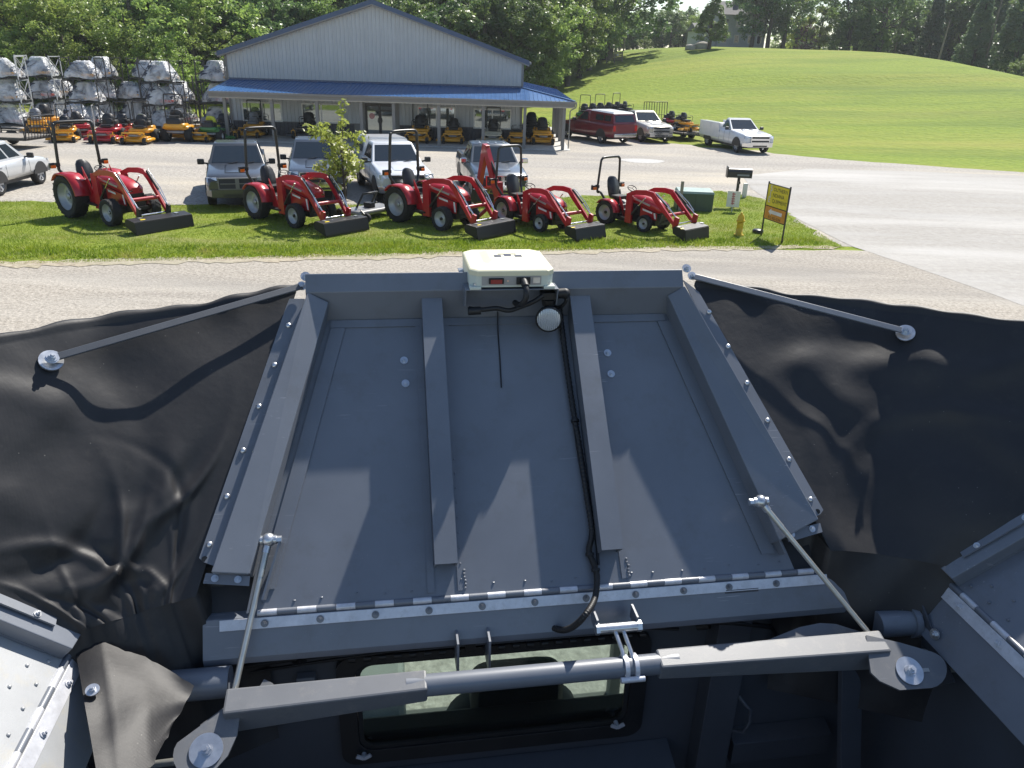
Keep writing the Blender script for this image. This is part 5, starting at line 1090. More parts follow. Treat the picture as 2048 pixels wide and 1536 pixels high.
    if bed=='topper':
        rm='cap_silver' if pt=='paint_red' else pt
        t0,t1=xr+.03,cr-.05; m=MB().loft([[(t0,-w*.92,belt),(t0,w*.92,belt),(t1,w*.92,belt),(t1,-w*.92,belt)],[(t0+.22,-w*.80,H-.10),(t0+.22,w*.80,H-.10),(t1,w*.80,H-.04),(t1,-w*.80,H-.04)],[(t0+.34,-w*.70,H-.02),(t0+.34,w*.70,H-.02),(t1,w*.70,H+.03),(t1,-w*.70,H+.03)]],False); tp_=m.obj('topper',pt,V,.02)
        m=MB().loft([[(t0+.23,-w*.79,H-.085),(t0+.23,w*.79,H-.085),(t1+.02,w*.79,H-.02),(t1+.02,-w*.79,H-.02)],[(t0+.33,-w*.69,H-.0),(t0+.33,w*.69,H-.0),(t1+.02,w*.69,H+.05),(t1+.02,-w*.69,H+.05)]],False); m.obj('topper_roof',rm,tp_)
        for sd in (-1,1):
            for u0,u1 in ((.30,.95),(1.05,1.85)):
                P=[(t0+u0,sd*w*.905,belt+.13),(t0+u1,sd*w*.905,belt+.13),(t0+u1,sd*w*.835,H-.20),(t0+u0+.06,sd*w*.835,H-.20)]; MB().prism(P if sd<0 else P[::-1],(0,sd*.012,0)).obj('topper_window','car_glass',tp_)
        P=[(t0+.03,-w*.76,belt+.10),(t0+.03,w*.76,belt+.10),(t0+.19,w*.68,H-.18),(t0+.19,-w*.68,H-.18)]; MB().prism(P[::-1],(-.012,0,0)).obj('topper_window','car_glass',tp_)
    if bed=='service':
        m=MB()
        for sd in (-1,1): m.box((xr+.02,min(sd*w*.55,sd*(w+.02)),.62),(cr-.04,max(sd*w*.55,sd*(w+.02)),belt+.26))
        m.box((xr+.02,-w*.55,.62),(cr-.04,w*.55,.9)); sb=m.obj('service_body',pt,V,.02)
        for sd in (-1,1):
            for u0,u1,z0_,z1_ in ((.12,.62,.98,1.40),(.68,1.50,1.16,1.40),(1.56,2.0,.74,1.40)): MB().box((xr+u0,min(sd*(w+.021),sd*(w+.032)),z0_),(xr+u1,max(sd*(w+.021),sd*(w+.032)),z1_)).obj('locker_door',pt,sb,.01)
    if grille=='chrome':
        for y in (-.45,-.15,.15,.45): MB().ball((rf-.1,y,zr+.01),(.06,.05,.035),8,5).obj('roof_lamp','lamp_clear',cb)
    for sd in (-.35,.25):
        q0=A*(.5-sd*.5)+B*(.5+sd*.5); q1=a*(.5-sd*.5)+b_*(.5+sd*.5); q2=q0*.86+q1*.14+V3((.012,.34,.0)); MB().tube([q0*.96+q1*.04+V3((.014,0,.004)),q2+V3((.004,0,.006))],.012,5).obj('wiper','plastic_dark',cb)
    if suv:
        for sd in (-1,1): MB().tube([(rf-.2,sd*w*.66,H+.01),(rf-.3,sd*w*.66,H+.05),(rr_+.3,sd*w*.66,H+.05),(rr_+.2,sd*w*.66,H+.01)],.018,6).obj('roof_rail','chrome',cb)
    return V
def car(c,h,*a,**k): return vehicle(*a[:3],(c[0],c[1],.010),h,*a[3:],**k)
car((-9.85,27.75),R(-72),'pickup_truck','dark grey pickup facing the tractors beside the biggest tractor','pickup',"paint_grey",grille='cross',bump='paint',L_=5.8)
car((-7.55,29.6),R(-76),'pickup_truck','slate blue pickup parked behind the second tractor next to the young tree','pickup','paint_slate',grille='bars',bump='chrome',H=1.83)
car((-4.75,29.5),R(-70),'pickup_truck','white pickup with a white bed cap parked behind the young tree','pickup','paint_white',grille='bars',bump='chrome',crew=False,cab=(1.15,-.75),H=1.83,bed='topper')
car((-1.1,30.2),R(-79),'pickup_truck','dark navy pickup with chrome mirrors behind the backhoe boom','pickup','paint_navy',grille='chrome',bump='chrome')
car((-18.30,27.3),R(93),'sport_utility_car','silver sport utility car parked on gravel near the low trailer','car','paint_silver',L_=4.7,Wd=1.85,H=1.68,cab=(.75,-1.6),belt=1.05,suv=True,wheelR=.36,bump='paint')
a,b=V3(gp(1203,287)),V3(gp(1127,274)); h=heading(a,b); n=V3((-math.sin(h),math.cos(h),0)); d=V3((math.cos(h),math.sin(h),0)); c=a+d*1.75-n*.86
car(c,h,'pickup_truck','dark red pickup with silver topped bed cap beside the porch','pickup','paint_red',bed='topper',cab=(1.05,-.35),crew=False,L_=5.8,H=1.88)
car((8.05,54.0),R(-72),'pickup_truck','tan pickup between the red pickup and the flat trailer','pickup','paint_tan',grille='bars',crew=True,cab=(1.1,-.6))
car((13.15,49.3),R(-76),'service_truck','white service truck with side lockers parked at the edge of the field','truck','paint_white',bed='service',cab=(1.05,-.25),crew=False,grille='bars',bump='chrome')
# ================================================================ mowers
for n_,c_ in (('yellow',(.70,.33,.012)),('red',(.42,.015,.025)),('orange',(.60,.06,.015)),('green',(.03,.16,.03)),('black',(.018,.018,.02)),('beige',(.50,.47,.38))): simple('mow_'+n_,c_,.35,0,.08,5,.06,0,1,.5,.4)
simple('seat_lime',(.52,.55,.03),.5); simple('seat_grey',(.20,.21,.23),.5); simple('steel_mid',(.28,.28,.28),.45,.5)
def loftbox(m,x0,x1,w0,w1,z0,z1,r=.06):
    rows=[]
    for z,k in ((z0,.94),(z0+r*.6,1),(z1-r*.6,1),(z1,.90)):
        cx=(x0+x1)/2; hx=(x1-x0)/2; rows.append([(cx+px_*hx*k,py_*(w0 if px_<0 else w1)*k,z) for px_,py_ in ((-1,-.8),(-.9,-1),(.9,-1),(1,-.8),(1,.8),(.9,1),(-.9,1),(-1,.8))])
    m.loft(rows,True); return m
def mower(label,loc,rz,col='yellow',seat='seat_vinyl',rops=True,s=1.,group=None,rear_heavy=False,name='zero_turn_mower'):
    T=thing(name,label,'mower',loc,rz,group); T.scale=(s,)*3; c='mow_'+col
    def mk(nm,key,fn,mat,loc=(0,0,0),par=T): return put(nm,cached((key,mat),lambda:fn().mesh(nm,mat)),par,loc)
    def deck():
        m=MB(); loftbox(m,.0,.92,.64,.60,.10,.25); loftbox(m,.15,.80,.50,.48,.24,.32); m.hexa([(.2,-.92,.10),(.75,-.90,.10),(.72,-.63,.10),(.2,-.63,.10),(.22,-.90,.20),(.70,-.88,.20),(.70,-.63,.24),(.22,-.63,.24)])
        return m
    mk('deck','deck',deck,c)
    mk('frame','frame',lambda:loftbox(MB(),-.85,1.02,.34,.22,.34,.46,.05),'steel_mid' if col!='black' else 'mow_black')
    mk('side_pod','pod',lambda:loftbox(loftbox(MB(),-.72,.30,.50,.46,.46,.62,.08),-.9,-.3,.40,.44,.55,.72,.08),c)
    mk('engine','eng',lambda:loftbox(MB().cyl((-.62,0,.9),(-.62,0,1.02),.20,n=16),-.88,-.36,.28,.30,.60,.92,.08),'engine_black')
    mk('foot_plate','foot',lambda:MB().hexa([(.30,-.30,.46),(.95,-.26,.42),(.95,.26,.42),(.30,.30,.46),(.30,-.30,.49),(1.0,-.26,.52),(1.0,.26,.52),(.30,.30,.49)]),c)
    st=mk('seat','seat',lambda:loftbox(MB(),-.28,.22,.25,.24,.64,.76,.07),seat)
    mk('seat_back','seatb',lambda:MB().loft([[(-.26+.03*0-dx,-w,z),(-.20-dx,0,z),(-.26-dx,w,z),(-.34-dx,w*.9,z),(-.36-dx,-0,z),(-.34-dx,-w*.9,z)] for z,w,dx in ((.70,.22,0),(.85,.26,.01),(1.05,.26,.05),(1.18,.20,.08),(1.22,.10,.09))],True),seat,par=st)
    mk('armrest','arm',lambda:MB().box((-.25,-.30,.88),(.08,-.25,.93)).box((-.25,.25,.88),(.08,.30,.93)),'seat_vinyl',par=st)
    for sd in (-1,1):
        put('rear_wheel',cached(('mt',),lambda:MB().lathe([(.15,-.13),(.25,-.15),(.29,-.11),(.295,0),(.29,.11),(.25,.15),(.15,.13)],(0,0,0),(0,1,0),20).mesh('rear_wheel','tyre')),T,(-.48,sd*.46,.295)); put('rear_rim',cached(('mr',),lambda:MB().lathe([(.155,-.10),(.13,-.06),(.05,-.05),(.05,.05),(.13,.06),(.155,.10)],(0,0,0),(0,1,0),16).mesh('rear_rim','rim_grey')),T,(-.48,sd*.46,.295))
        put('caster_wheel',cached(('cw',),lambda:MB().lathe([(.06,-.06),(.13,-.075),(.155,-.05),(.155,.05),(.13,.075),(.06,.06)],(0,0,0),(0,1,0),16).mesh('caster_wheel','tyre')),T,(1.02,sd*.48,.155)); put('caster_fork',cached(('cf',),lambda:MB().box((-.03,-.10,.0),(.03,-.085,.24)).box((-.03,.085,.0),(.03,.10,.24)).box((-.03,-.10,.23),(.03,.10,.26)).cyl((0,0,.25),(-.06,0,.36),.03,n=8).mesh('caster_fork',c)),T,(1.02,sd*.48,.155))
        put('control_lever',cached(('lv',sd),lambda:MB().tube([(.12,sd*.36,.55),(.20,sd*.36,.92),(.22,sd*.30,1.02),(.22,sd*.06,1.04)],.016,6).mesh('control_lever','engine_black')),T)
    put('front_axle',cached(('fx',c),lambda:MB().bar((1.0,-.48,.50),(1.0,.48,.50),.07,.06).mesh('front_axle',c)),T)
    if rops: put('roll_bar',cached(('mrb',),lambda:MB().tube(smooth([(-.45,-.36,.55),(-.50,-.38,1.2),(-.50,-.36,1.72),(-.50,-.28,1.80),(-.50,.28,1.80),(-.50,.36,1.72),(-.50,.38,1.2),(-.45,.36,.55)],3),.024,6).mesh('roll_bar','black_steel')),T)
    return T
def at(px,py,dz=0): p=gp(px,py); return (p[0],p[1],.006)
ML=[ # px, py of the front, heading, colour, seat, roll bar, scale, label
 (78,268,-60,'yellow','seat_grey',False,1.05,'yellow mower with a grey seat behind the low trailer'),
 (118,262,-40,'yellow','seat_vinyl',True,1.15,'yellow mower with open engine under the wrapped crates'),
 (128,286,-70,'yellow','seat_vinyl',True,1.0,'yellow mower beside the trailer ramp'),
 (172,276,-50,'red','seat_vinyl',True,1.05,'red mower between the yellow mower and the wide red mower'),
 (205,288,-80,'red','seat_vinyl',False,1.15,'wide red mower seen through the roll bar of the biggest tractor'),
 (240,282,-75,'orange','seat_vinyl',True,1.05,'orange red mower beside the yellow mower with black seat'),
 (268,290,-85,'yellow','seat_vinyl',True,1.15,'yellow mower with wide deck facing the yard among green and orange mowers'),
 (305,282,-50,'green','seat_lime',True,1.05,'green mower with a lime seat before the wrapped crates'),
 (348,284,95,'yellow','seat_vinyl',True,1.35,'big yellow mower turned away showing its engine and fat tyres'),
 (396,285,-90,'yellow','seat_grey',False,1.0,'yellow mower with pale seat beside the big turned mower'),
 (424,284,88,'green','seat_lime',False,1.1,'dark mower with lime seat next to the porch corner'),
 (452,281,-70,'black','seat_vinyl',False,1.1,'black mower at the left corner post of the porch'),
 (497,277,-88,'yellow','seat_grey',True,1.1,'yellow mower with grey seat under the first porch window'),
 (606,279,-90,'black','seat_vinyl',True,1.15,'black mower with roll bar under the second porch window'),
 (834,288,-90,'yellow','seat_vinyl',True,1.2,'yellow mower with side baskets right of the glass doors'),
 (905,289,-88,'yellow','seat_vinyl',False,1.1,'yellow stand mower beside the porch post, no roll bar'),
 (984,291,-90,'beige','seat_vinyl',True,1.1,'beige mower with tall roll bar before the last window'),
 (1034,290,-90,'yellow','seat_vinyl',False,1.0,'yellow mower half hidden behind a porch post'),
 (1086,291,-88,'yellow','seat_vinyl',False,1.2,'yellow mower at the right end of the porch'),
 (1062,279,-90,'black','seat_vinyl',False,1.25,'black mower under the right end of the porch, behind the yellow one')]
for px,py,h,c,s_,rb,sc,lab in ML:
    p=at(px,py); d=R(h); k=1.05*sc; z=.024 if px>456 else .006
    mower(lab,(p[0]-k*math.cos(d)*(1 if abs(h)>0 else 1),p[1]-k*math.sin(d) if h<0 else p[1]+k*.6,z),d,c,s_,rb,sc)
# row of mowers behind the red pickup and on the yard's far edge
for i,(px,py,c) in enumerate([(1168,214,'green'),(1186,216,'black'),(1203,217,'black'),(1222,219,'black'),(1240,221,'black'),(1256,226,'black')]):
    p=at_dist(px,py+6,66+.3*i); z=gzf(p[0],p[1]); mower('small dark mower in the row at the far edge of the yard' if c=='black' else 'green mower at the head of the far row behind the red pickup',(p[0],p[1],z+.01),R(-100+12*i),c,'seat_vinyl',i%2==0,1.1,'mowers in the far row' if c=='black' else None)
# ================================================================ crated mowers in plastic wrap
m,nt,b=nmat('plastic_wrap'); L=nt.links.new
b.inputs['Base Color'].default_value=(.88,.89,.90,1); b.inputs['Roughness'].default_value=.22; b.inputs['Specular IOR Level'].default_value=.7
tp=N(nt,'ShaderNodeBsdfTransparent'); tc=N(nt,'ShaderNodeTexCoord'); g_=N(nt,'ShaderNodeNewGeometry'); no=N(nt,'ShaderNodeTexNoise',i_Scale=1.3,i_Detail=3,i_Roughness=.6,i_Distortion=.8); L(g_.outputs['Position'],no.inputs['Vector'])
fr=ramp(nt,no.outputs[0],[(.36,(.24,)*3),(.60,(.76,)*3)]); ms=N(nt,'ShaderNodeMixShader'); L(fr.outputs[0],ms.inputs[0]); L(tp.outputs[0],ms.inputs[1]); L(b.outputs[0],ms.inputs[2]); L(ms.outputs[0],nt.nodes['Material Output'].inputs[0])
nb=N(nt,'ShaderNodeTexNoise',i_Scale=3.2,i_Detail=3,i_Distortion=2.5); L(tc.outputs['Object'],nb.inputs['Vector']); bp=N(nt,'ShaderNodeBump',i_Strength=1,i_Distance=.12); L(nb.outputs[0],bp.inputs['Height']); L(bp.outputs[0],b.inputs['Normal'])
simple('galv',(.55,.56,.56),.5,.4); simple('crate_black',(.02,.02,.022),.5); simple('pallet',(.30,.24,.17),.85)
simple('wrapped_dark',(.05,.055,.075),.6)
CW,CD,CHh=2.05,1.5,1.32
def wrapmesh(seed):
    rs=random.Random(seed); rows=[]; n=28
    tops=rs.uniform(.98,1.2); off=rs.uniform(-.2,.15)
    for i,(z,kx,ky) in enumerate(((.14,1,1),(.34,1.0,1.0),(.62,.84,.86),(.90,.62,.66),(1.06*tops,.46,.52),(1.12*tops,.36,.42),(1.12*tops,.10,.12))):
        row=[]
        for k in range(n):
            a=2*math.pi*k/n; ca,sa=math.cos(a),math.sin(a); q=1/max(abs(ca),abs(sa))**.75; f=1+.05*math.sin(5*a+seed)+.025*math.sin(11*a+2*seed)+rs.uniform(-.02,.02)
            row.append((ca*q*CW*.47*kx*f+off*(z-.3)*.8,sa*q*CD*.47*ky*f,z+rs.uniform(-.03,.03)+(.06*math.sin(3*a+seed) if i==0 else 0)))
        rows.append(row)
    return MB().grid(rows,True,True).mesh('plastic_wrap','plastic_wrap')
WR=[wrapmesh(k) for k in range(6)]
def endmesh(mat):
    m=MB()
    for sy in (-1,1): m.box((-.025,sy*CD/2-.025,.0),(.025,sy*CD/2+.025,CHh+.02))
    m.bar((0,-CD/2+.02,CHh-.03),(0,CD/2-.02,CHh-.03),.04,.05); m.bar((0,-CD/2+.01,.10),(0,CD/2-.01,CHh-.06),.025,.025); m.bar((.001,CD/2-.01,.10),(.001,-CD/2+.01,CHh-.06),.025,.025)
    return m.mesh('crate_end',mat)
FRM={'b':endmesh('crate_black'),'g':endmesh('galv')}
pal=MB(); 
for k in range(5): pal.box((-CW/2,-CD/2+k*.34,.05),(CW/2,-CD/2+k*.34+.12,.10))
for x in (-CW/2+.05,0,CW/2-.05): pal.box((x-.05,-CD/2,0),(x+.05,CD/2,.05))
PAL=pal.mesh('crate_base','crate_black')
mi=MB(); loftbox(mi,-.82,.80,.6,.55,.08,.5); loftbox(mi,-.6,.2,.45,.35,.5,.92); mi.mi=0; mi.cyl((-.6,-.5,.35),(-.6,.5,.35),.28,n=14); MIN=mi.mesh('wrapped_mower','wrapped_dark')
my=MB(); loftbox(my,.0,.8,.62,.6,.14,.32); MIY={c:my.mesh('wrapped_deck','mow_'+c) for c in ('yellow','orange')}
def crate(label,loc,rz,k,fr='b',group=None):
    T=thing('crated_mower',label,'crate',loc,rz,group); [put('crate_end',FRM[fr],T,(sx*CW/2,0,0)) for sx in (-1,1)]; put('crate_base',PAL,T); put('wrapped_mower',MIN,T,(0,0,.1)); put('wrapped_deck',MIY['yellow' if k%3 else 'orange'],T,(0,0,.1)); put('plastic_wrap',WR[k%6],T); return T
CG={}
def stack(px,py,Y,nlev,fr,where,rz=0,seed=0,skip=()):
    p=at_dist(px,py,Y); nm=['lowest','middle','topmost']
    if nlev==2: nm=['lower','upper']
    for l in range(nlev):
        if l in skip: continue
        crate(f'{nm[l]} wrapped mower crate of the stack {where}' if nlev>1 else f'single plastic wrapped crate {where}',(p[0]+.05*l,Y,l*(CHh+.02)+.006),rz+R(3*((seed+l)%3-1)),seed+l*2,fr,None)
stack(20,220,50,3,'g','left of the galvanised ladder frame',R(8),0)
stack(92,220,53.5,3,'g','with the galvanised ladder frame',R(8),1)
stack(-25,215,54,3,'b','at the far end of the crate yard',R(8),2)
stack(178,225,51.5,3,'b','behind the red mowers',R(4),3)
stack(214,225,55.5,3,'b','half hidden behind the red mower stack',R(4),4)
stack(128,228,57,2,'b','left of the red mower stack',R(4),5)
stack(270,225,56,2,'b','behind the orange mower',R(-4),2)
stack(330,225,51,3,'b','behind the big yellow mower',R(-4),1)
stack(305,225,56.5,3,'b','behind the lime seat mower',R(-4),5)
stack(362,225,55,2,'b','beside the bare black poles',R(-4),0)
stack(437,225,54.5,3,'b','against the left wall of the building',R(2),4)
stack(150,225,50.2,1,'g','before the red mower stack',R(20),2)
for i,px in enumerate((392,399,408)):
    p=at_dist(px,220,55.5); MB_=MB(); MB_.box((-.04,-.04,0),(.04,.04,3.0)); o=MB_.obj('steel_post','crate_black',None,0,(p[0],55.5,0)); tag(o,'bare black upright post beside the crate stack by the building','post','bare posts by the crates')
# ================================================================ trailers
simple('trailer_deck',(.28,.25,.21),.85,0,.15,4); simple('trailer_black',(.02,.02,.02),.45)
def trailer(label,loc,rz,L_=4.6,Wd=2.0,gate=1.25,s=1.):
    T=thing('utility_trailer',label,'trailer',loc,rz); w=Wd/2
    dk=MB()
    for k in range(10): MB().box((-L_/2,-w+k*Wd/10+.006,.52),(L_/2,-w+(k+1)*Wd/10-.006,.56)).obj('deck_plank','trailer_deck',T)
    MB().box((-L_/2,-w-.03,.42),(L_/2,-w+.04,.519)).box((-L_/2,w-.04,.42),(L_/2,w+.03,.519)).box((-L_/2-.04,-w,.42),(-L_/2+.04,w,.51)).box((L_/2-.04,-w,.42),(L_/2+.04,w,.51)).obj('frame','trailer_black',T)
    for sd in (-1,1):
        MB().bar((-L_/2,sd*w,.88),(L_/2,sd*w,.88),.05,.05).obj('side_rail','trailer_black',T)
        for k in range(5): MB().box((-L_/2+k*L_/4-.02,sd*w-.02,.52),(-L_/2+k*L_/4+.02,sd*w+.02,.86)).obj('rail_post','trailer_black',T)
        for x in (-.42,.42): wheel(T,.34,.2,(x,sd*(w+.14),.34),sd,False,'rim_grey','wheel',0,.55)
        P=[(-.95,sd*(w+.02),.74),(-.80,sd*(w+.02),.80),(.80,sd*(w+.02),.80),(.95,sd*(w+.02),.74),(.95,sd*(w+.02),.71),(-.95,sd*(w+.02),.71)]; MB().prism(P if sd<0 else P[::-1],(0,sd*.26,0)).obj('mudguard','trailer_black',T)
    g=MB(); gx=L_/2+.06; g.tube([(gx,-w,.5),(gx+.1,-w,.5+gate),(gx+.1,w,.5+gate),(gx,w,.5)],.03,6); g.bar((gx+.05,-w,.5+gate/2),(gx+.05,w,.5+gate/2),.03,.03); go=g.obj('ramp_gate','trailer_black',T)
    for k in range(1,9): MB().bar((gx,-w+k*Wd/9,.5),(gx+.1,-w+k*Wd/9,.5+gate),.035,.02).obj('gate_bar','trailer_black',go)
    MB().bar((-L_/2,-.5,.46),(-L_/2-1.2,0,.46),.07,.09).bar((-L_/2,.5,.46),(-L_/2-1.2,0,.46),.07,.09).obj('tongue','trailer_black',T); return T
p=gp(62,300); trailer('low black utility trailer with upright ramp gate behind the silver car',(p[0]-2.6,p[1]+1.0,.008),R(-4),5.2,2.0,1.0)
p=gp(1378,284); trailer('flat trailer with tall gate carrying mowers beside the tan pickup',(p[0]-.6,p[1]+2.2,.008),R(118),4.4,2.0,1.7)
q=(p[0]-.6,p[1]+2.2)
mower('yellow mower loaded on the flat trailer',(q[0]+.55,q[1]-.9,.575),R(-60),'yellow','seat_vinyl',False,.95); mower('red mower loaded on the flat trailer behind the white truck',(q[0]+.0,q[1]+.5,.575),R(-60),'red','seat_vinyl',False,.95)
# ================================================================ finish mower behind the third tractor
p=gp(745,440); T=thing('rear_finish_mower','grey and black finishing mower hitched behind the tractor before the white pickup','mower',(p[0]-.2,p[1]+.45,.016),R(-35))
m=MB(); loftbox(m,-.35,.45,.85,.8,.16,.30); m.obj('deck','steel_mid',T); m=MB(); m.tube([(-.2,-.3,.3),(.1,-.3,.75),(.1,.3,.75),(-.2,.3,.3)],.035,6); m.box((-.1,-.1,.3),(.2,.1,.45)); m.obj('hitch_frame','engine_black',T)
for sx in (-.55,.65):
    for sy in (-.7,.7): MB().lathe([(.05,-.05),(.12,-.06),(.14,-.03),(.14,.03),(.12,.06),(.05,.05)],(sx,sy,.14),(0,1,0),14).obj('gauge_wheel','tyre',T); MB().bar((sx,sy,.15),(sx*.6,sy,.34),.04,.04).obj('wheel_arm','engine_black',T)
# ================================================================ young tree
p=gp(692,446); rs=np.random.RandomState(5)
sap=thing('young_tree','slender young tree with sparse yellow green leaves between the tractors','tree',(p[0],p[1],.01))
cl=[]; tr=MB(); tr.tube([(0,0,0),(.02,0,.9),(-.02,.02,1.8),(.05,0,2.6)],[.035,.03,.022,.012],8)
for k in range(19):
    z0=rs.uniform(.95,2.2); a=rs.rand()*6.283; l=rs.uniform(.45,.95); e=np.array([math.cos(a)*l*.85,math.sin(a)*l*.85,z0+l*rs.uniform(.35,1.1)]); b0=np.array([0,0,z0]); tr.tube([b0,b0*.5+e*.5+np.array([0,0,-.08]),e],[.014,.009,.004],5)
    for t in (.45,.6,.75,.9,1.05): q=b0*(1-t)+e*t; cl.append((*(q+rs.normal(size=3)*.06),.16))
for z in (2.7,2.95,3.2): cl.append((.05+rs.normal()*.05,0,z,.13))
o=bpy.data.objects.new('crown',leaves_mesh('crown',np.array(cl),17,.12,'leaf_light',8)); COL.objects.link(o); o.parent=sap; tr.obj('trunk','bark',sap); sap.scale=(1.15,1.15,1.08)
tag(MB().cyl((0,0,0),(0,0,1.35),.02,n=8).obj('tree_stake','trailer_black',None,0,(p[0]-.38,p[1]+.1,.01)),'thin dark stake beside the young tree','stake')
# ================================================================ right end of the verge
simple('box_green',(.055,.085,.06),.5,0,.1,3); simple('box_top',(.30,.38,.33),.4)
p=gp(1390,424); T=thing('utility_box','green metal utility cabinet on the verge beside the smallest tractor','utility box',(p[0],p[1]+.45,.012),R(-3))
MB().box((-.62,-.42,0),(.62,.42,.60)).obj('cabinet','box_green',T,.02); MB().hexa([(-.64,-.44,.601),(.64,-.44,.601),(.64,.44,.601),(-.64,.44,.601),(-.60,-.40,.68),(.60,-.40,.68),(.60,.40,.70),(-.60,.40,.70)]).obj('lid','box_top',T,.01); MB().box((-.006,-.426,.05),(.006,-.421,.58)).obj('door_seam','engine_black',T)
p=gp(1361,425); simple('weathered',(.30,.27,.23),.9); tag(MB().box((-.05,-.04,0),(.05,.04,1.02)).obj('marker_post','weathered',None,.01,(p[0],p[1]+.2,.012)),'weathered grey marker post beside the green cabinet','post')
p=gp(1470,413); T=thing('mailbox','large black mailbox on a slim black post at the end of the verge','mailbox',(p[0],p[1],.012),R(-6))
MB().box((-.045,-.045,0),(.045,.045,1.02)).obj('post','black_steel',T); MB().bar((0,-.30,.86),(0,.2,1.0),.05,.05).obj('brace','black_steel',T)
m=MB(); pr=[(-.20,0),(.20,0)]+[(.20*math.cos(a),.20+.13*math.sin(a)) for a in np.linspace(0,math.pi,9)]; m.prism([(-.42,y*.9,1.03+z) for y,z in pr],(.84,0,0)); mb_=m.obj('box','black_steel',T,.01); MB().box((-.46,-.20,1.02),(-.425,.20,1.40)).obj('end_panel','black_steel',mb_,.01); MB().box((-.1,-.188,1.10),(.32,-.184,1.16)).obj('number_plate','seat_grey',mb_)
p=gp(1463,425); simple('sign_white',(.72,.70,.70),.5); simple('sign_pink',(.55,.20,.22),.5)
T=thing('yard_sign','small white yard sign with red lettering below the mailbox','sign',(p[0],p[1],.012),R(-10)); MB().box((-.22,-.008,.18),(.22,.008,.72)).obj('board','sign_white',T); MB().box((-.015,-.01,0),(.015,.010,.178)).obj('stake','galv',T)
m=MB()
for z in (.28,.36,.44,.52,.60): m.box((-.06,-.011,z),(.05,-.0085,z+.05))
m.box((-.03,-.011,.25),(.0,-.0085,.68)); m.obj('print','sign_pink',T)
p=gp(1485,396); tag(MB().box((-.10,-.02,0),(.10,.02,.55)).obj('marker_plate','galv',None,.01,(p[0]+.05,p[1],.012),R(20)),'short tilted grey marker plate behind the mailbox','marker'); bpy.data.objects[-1] if False else None
simple('hydrant_yellow',(.62,.42,.02),.4,0,.1,6); p=gp(1477,472); T=thing('fire_hydrant','yellow fire hydrant on the verge between the tractor row and the sign','hydrant',(p[0],p[1],.012))
MB().lathe([(.15,0),(.15,.04),(.10,.05),(.095,.42),(.13,.43),(.13,.47),(.11,.48),(.10,.56),(.07,.63),(.03,.66),(.03,.70),(.001,.70)],(0,0,0),(0,0,1),16).obj('barrel','hydrant_yellow',T)
for sd in (-1,1): MB().cyl((0,sd*.08,.36),(0,sd*.17,.36),.05,n=10).obj('outlet','hydrant_yellow',T)
MB().cyl((0,-.05,.34),(-.02,-.16,.34),.065,n=12).obj('outlet','hydrant_yellow',T)
# the yellow dealer sign with arrow
simple('sign_pale',(.52,.55,.66),.5); simple('sign_yellow',(.72,.58,.03),.45); simple('sign_orange',(.62,.26,.04),.45); simple('sign_ink',(.02,.02,.02),.5)
a_,b_=V3(gp(1522,472)),V3(gp(1563,488)); h=math.atan2(b_[1]-a_[1],b_[0]-a_[0]); Ls=float(np.linalg.norm((b_-a_)[:2])); 
T=thing('dealer_sign','yellow and orange sign board with a white arrow on two thin black posts','sign',(a_[0],a_[1],.012),h); Ls=max(.95,min(Ls,1.15))
for x in (0,Ls): MB().box((x-.018,-.018,0),(x+.018,.018,1.62)).obj('post','black_steel',T)
bd=MB().box((.022,-.012,.55),(Ls-.022,.012,1.56)).obj('board','sign_yellow',T); MB().box((.024,-.016,.552),(Ls-.024,-.0125,.92)).obj('lower_band','sign_orange',bd)
for z in (1.565,.545,.93): MB().bar((0,-.002,z),(Ls,-.002,z),.03,.025).obj('cross_bar','black_steel',T)
Mr=Matrix.Rotation(R(90),4,'X')
for i,t in enumerate(('OUTHERN','NDIANA','QUIPMENT')): letters(bd,t,.15,Matrix.Translation((.30,-.0135,1.43-.165*i))@Mr,'sign_ink',ext=.0008,align='LEFT')
letters(bd,'812-952-0294',.115,Matrix.Translation((Ls/2,-.017,.615))@Mr,'sign_ink',ext=.0008)
P=[(.20,.78),(.33,.88),(.33,.83),(.86,.83),(.86,.73),(.33,.73),(.33,.68)]; MB().prism([(x*Ls/1.05,-.0165,z) for x,z in P][::-1],(0,-.003,0)).obj('arrow','sign_white',bd)
for k,t in enumerate('SIE'): letters(bd,t,.24,Matrix.Translation((.19-.02*k,-.0138,1.44-.165*k))@Mr,'sign_pale',ext=.0012)
p=gp(1515,467); tag(MB().lathe([(.16,.03),(.17,.10),(.14,.13),(.001,.14)],(0,0,0),(0,0,1),16).obj('ground_lamp','black_steel',None,0,(p[0],p[1],.0)),'low round black ground lamp at the foot of the sign','lamp')
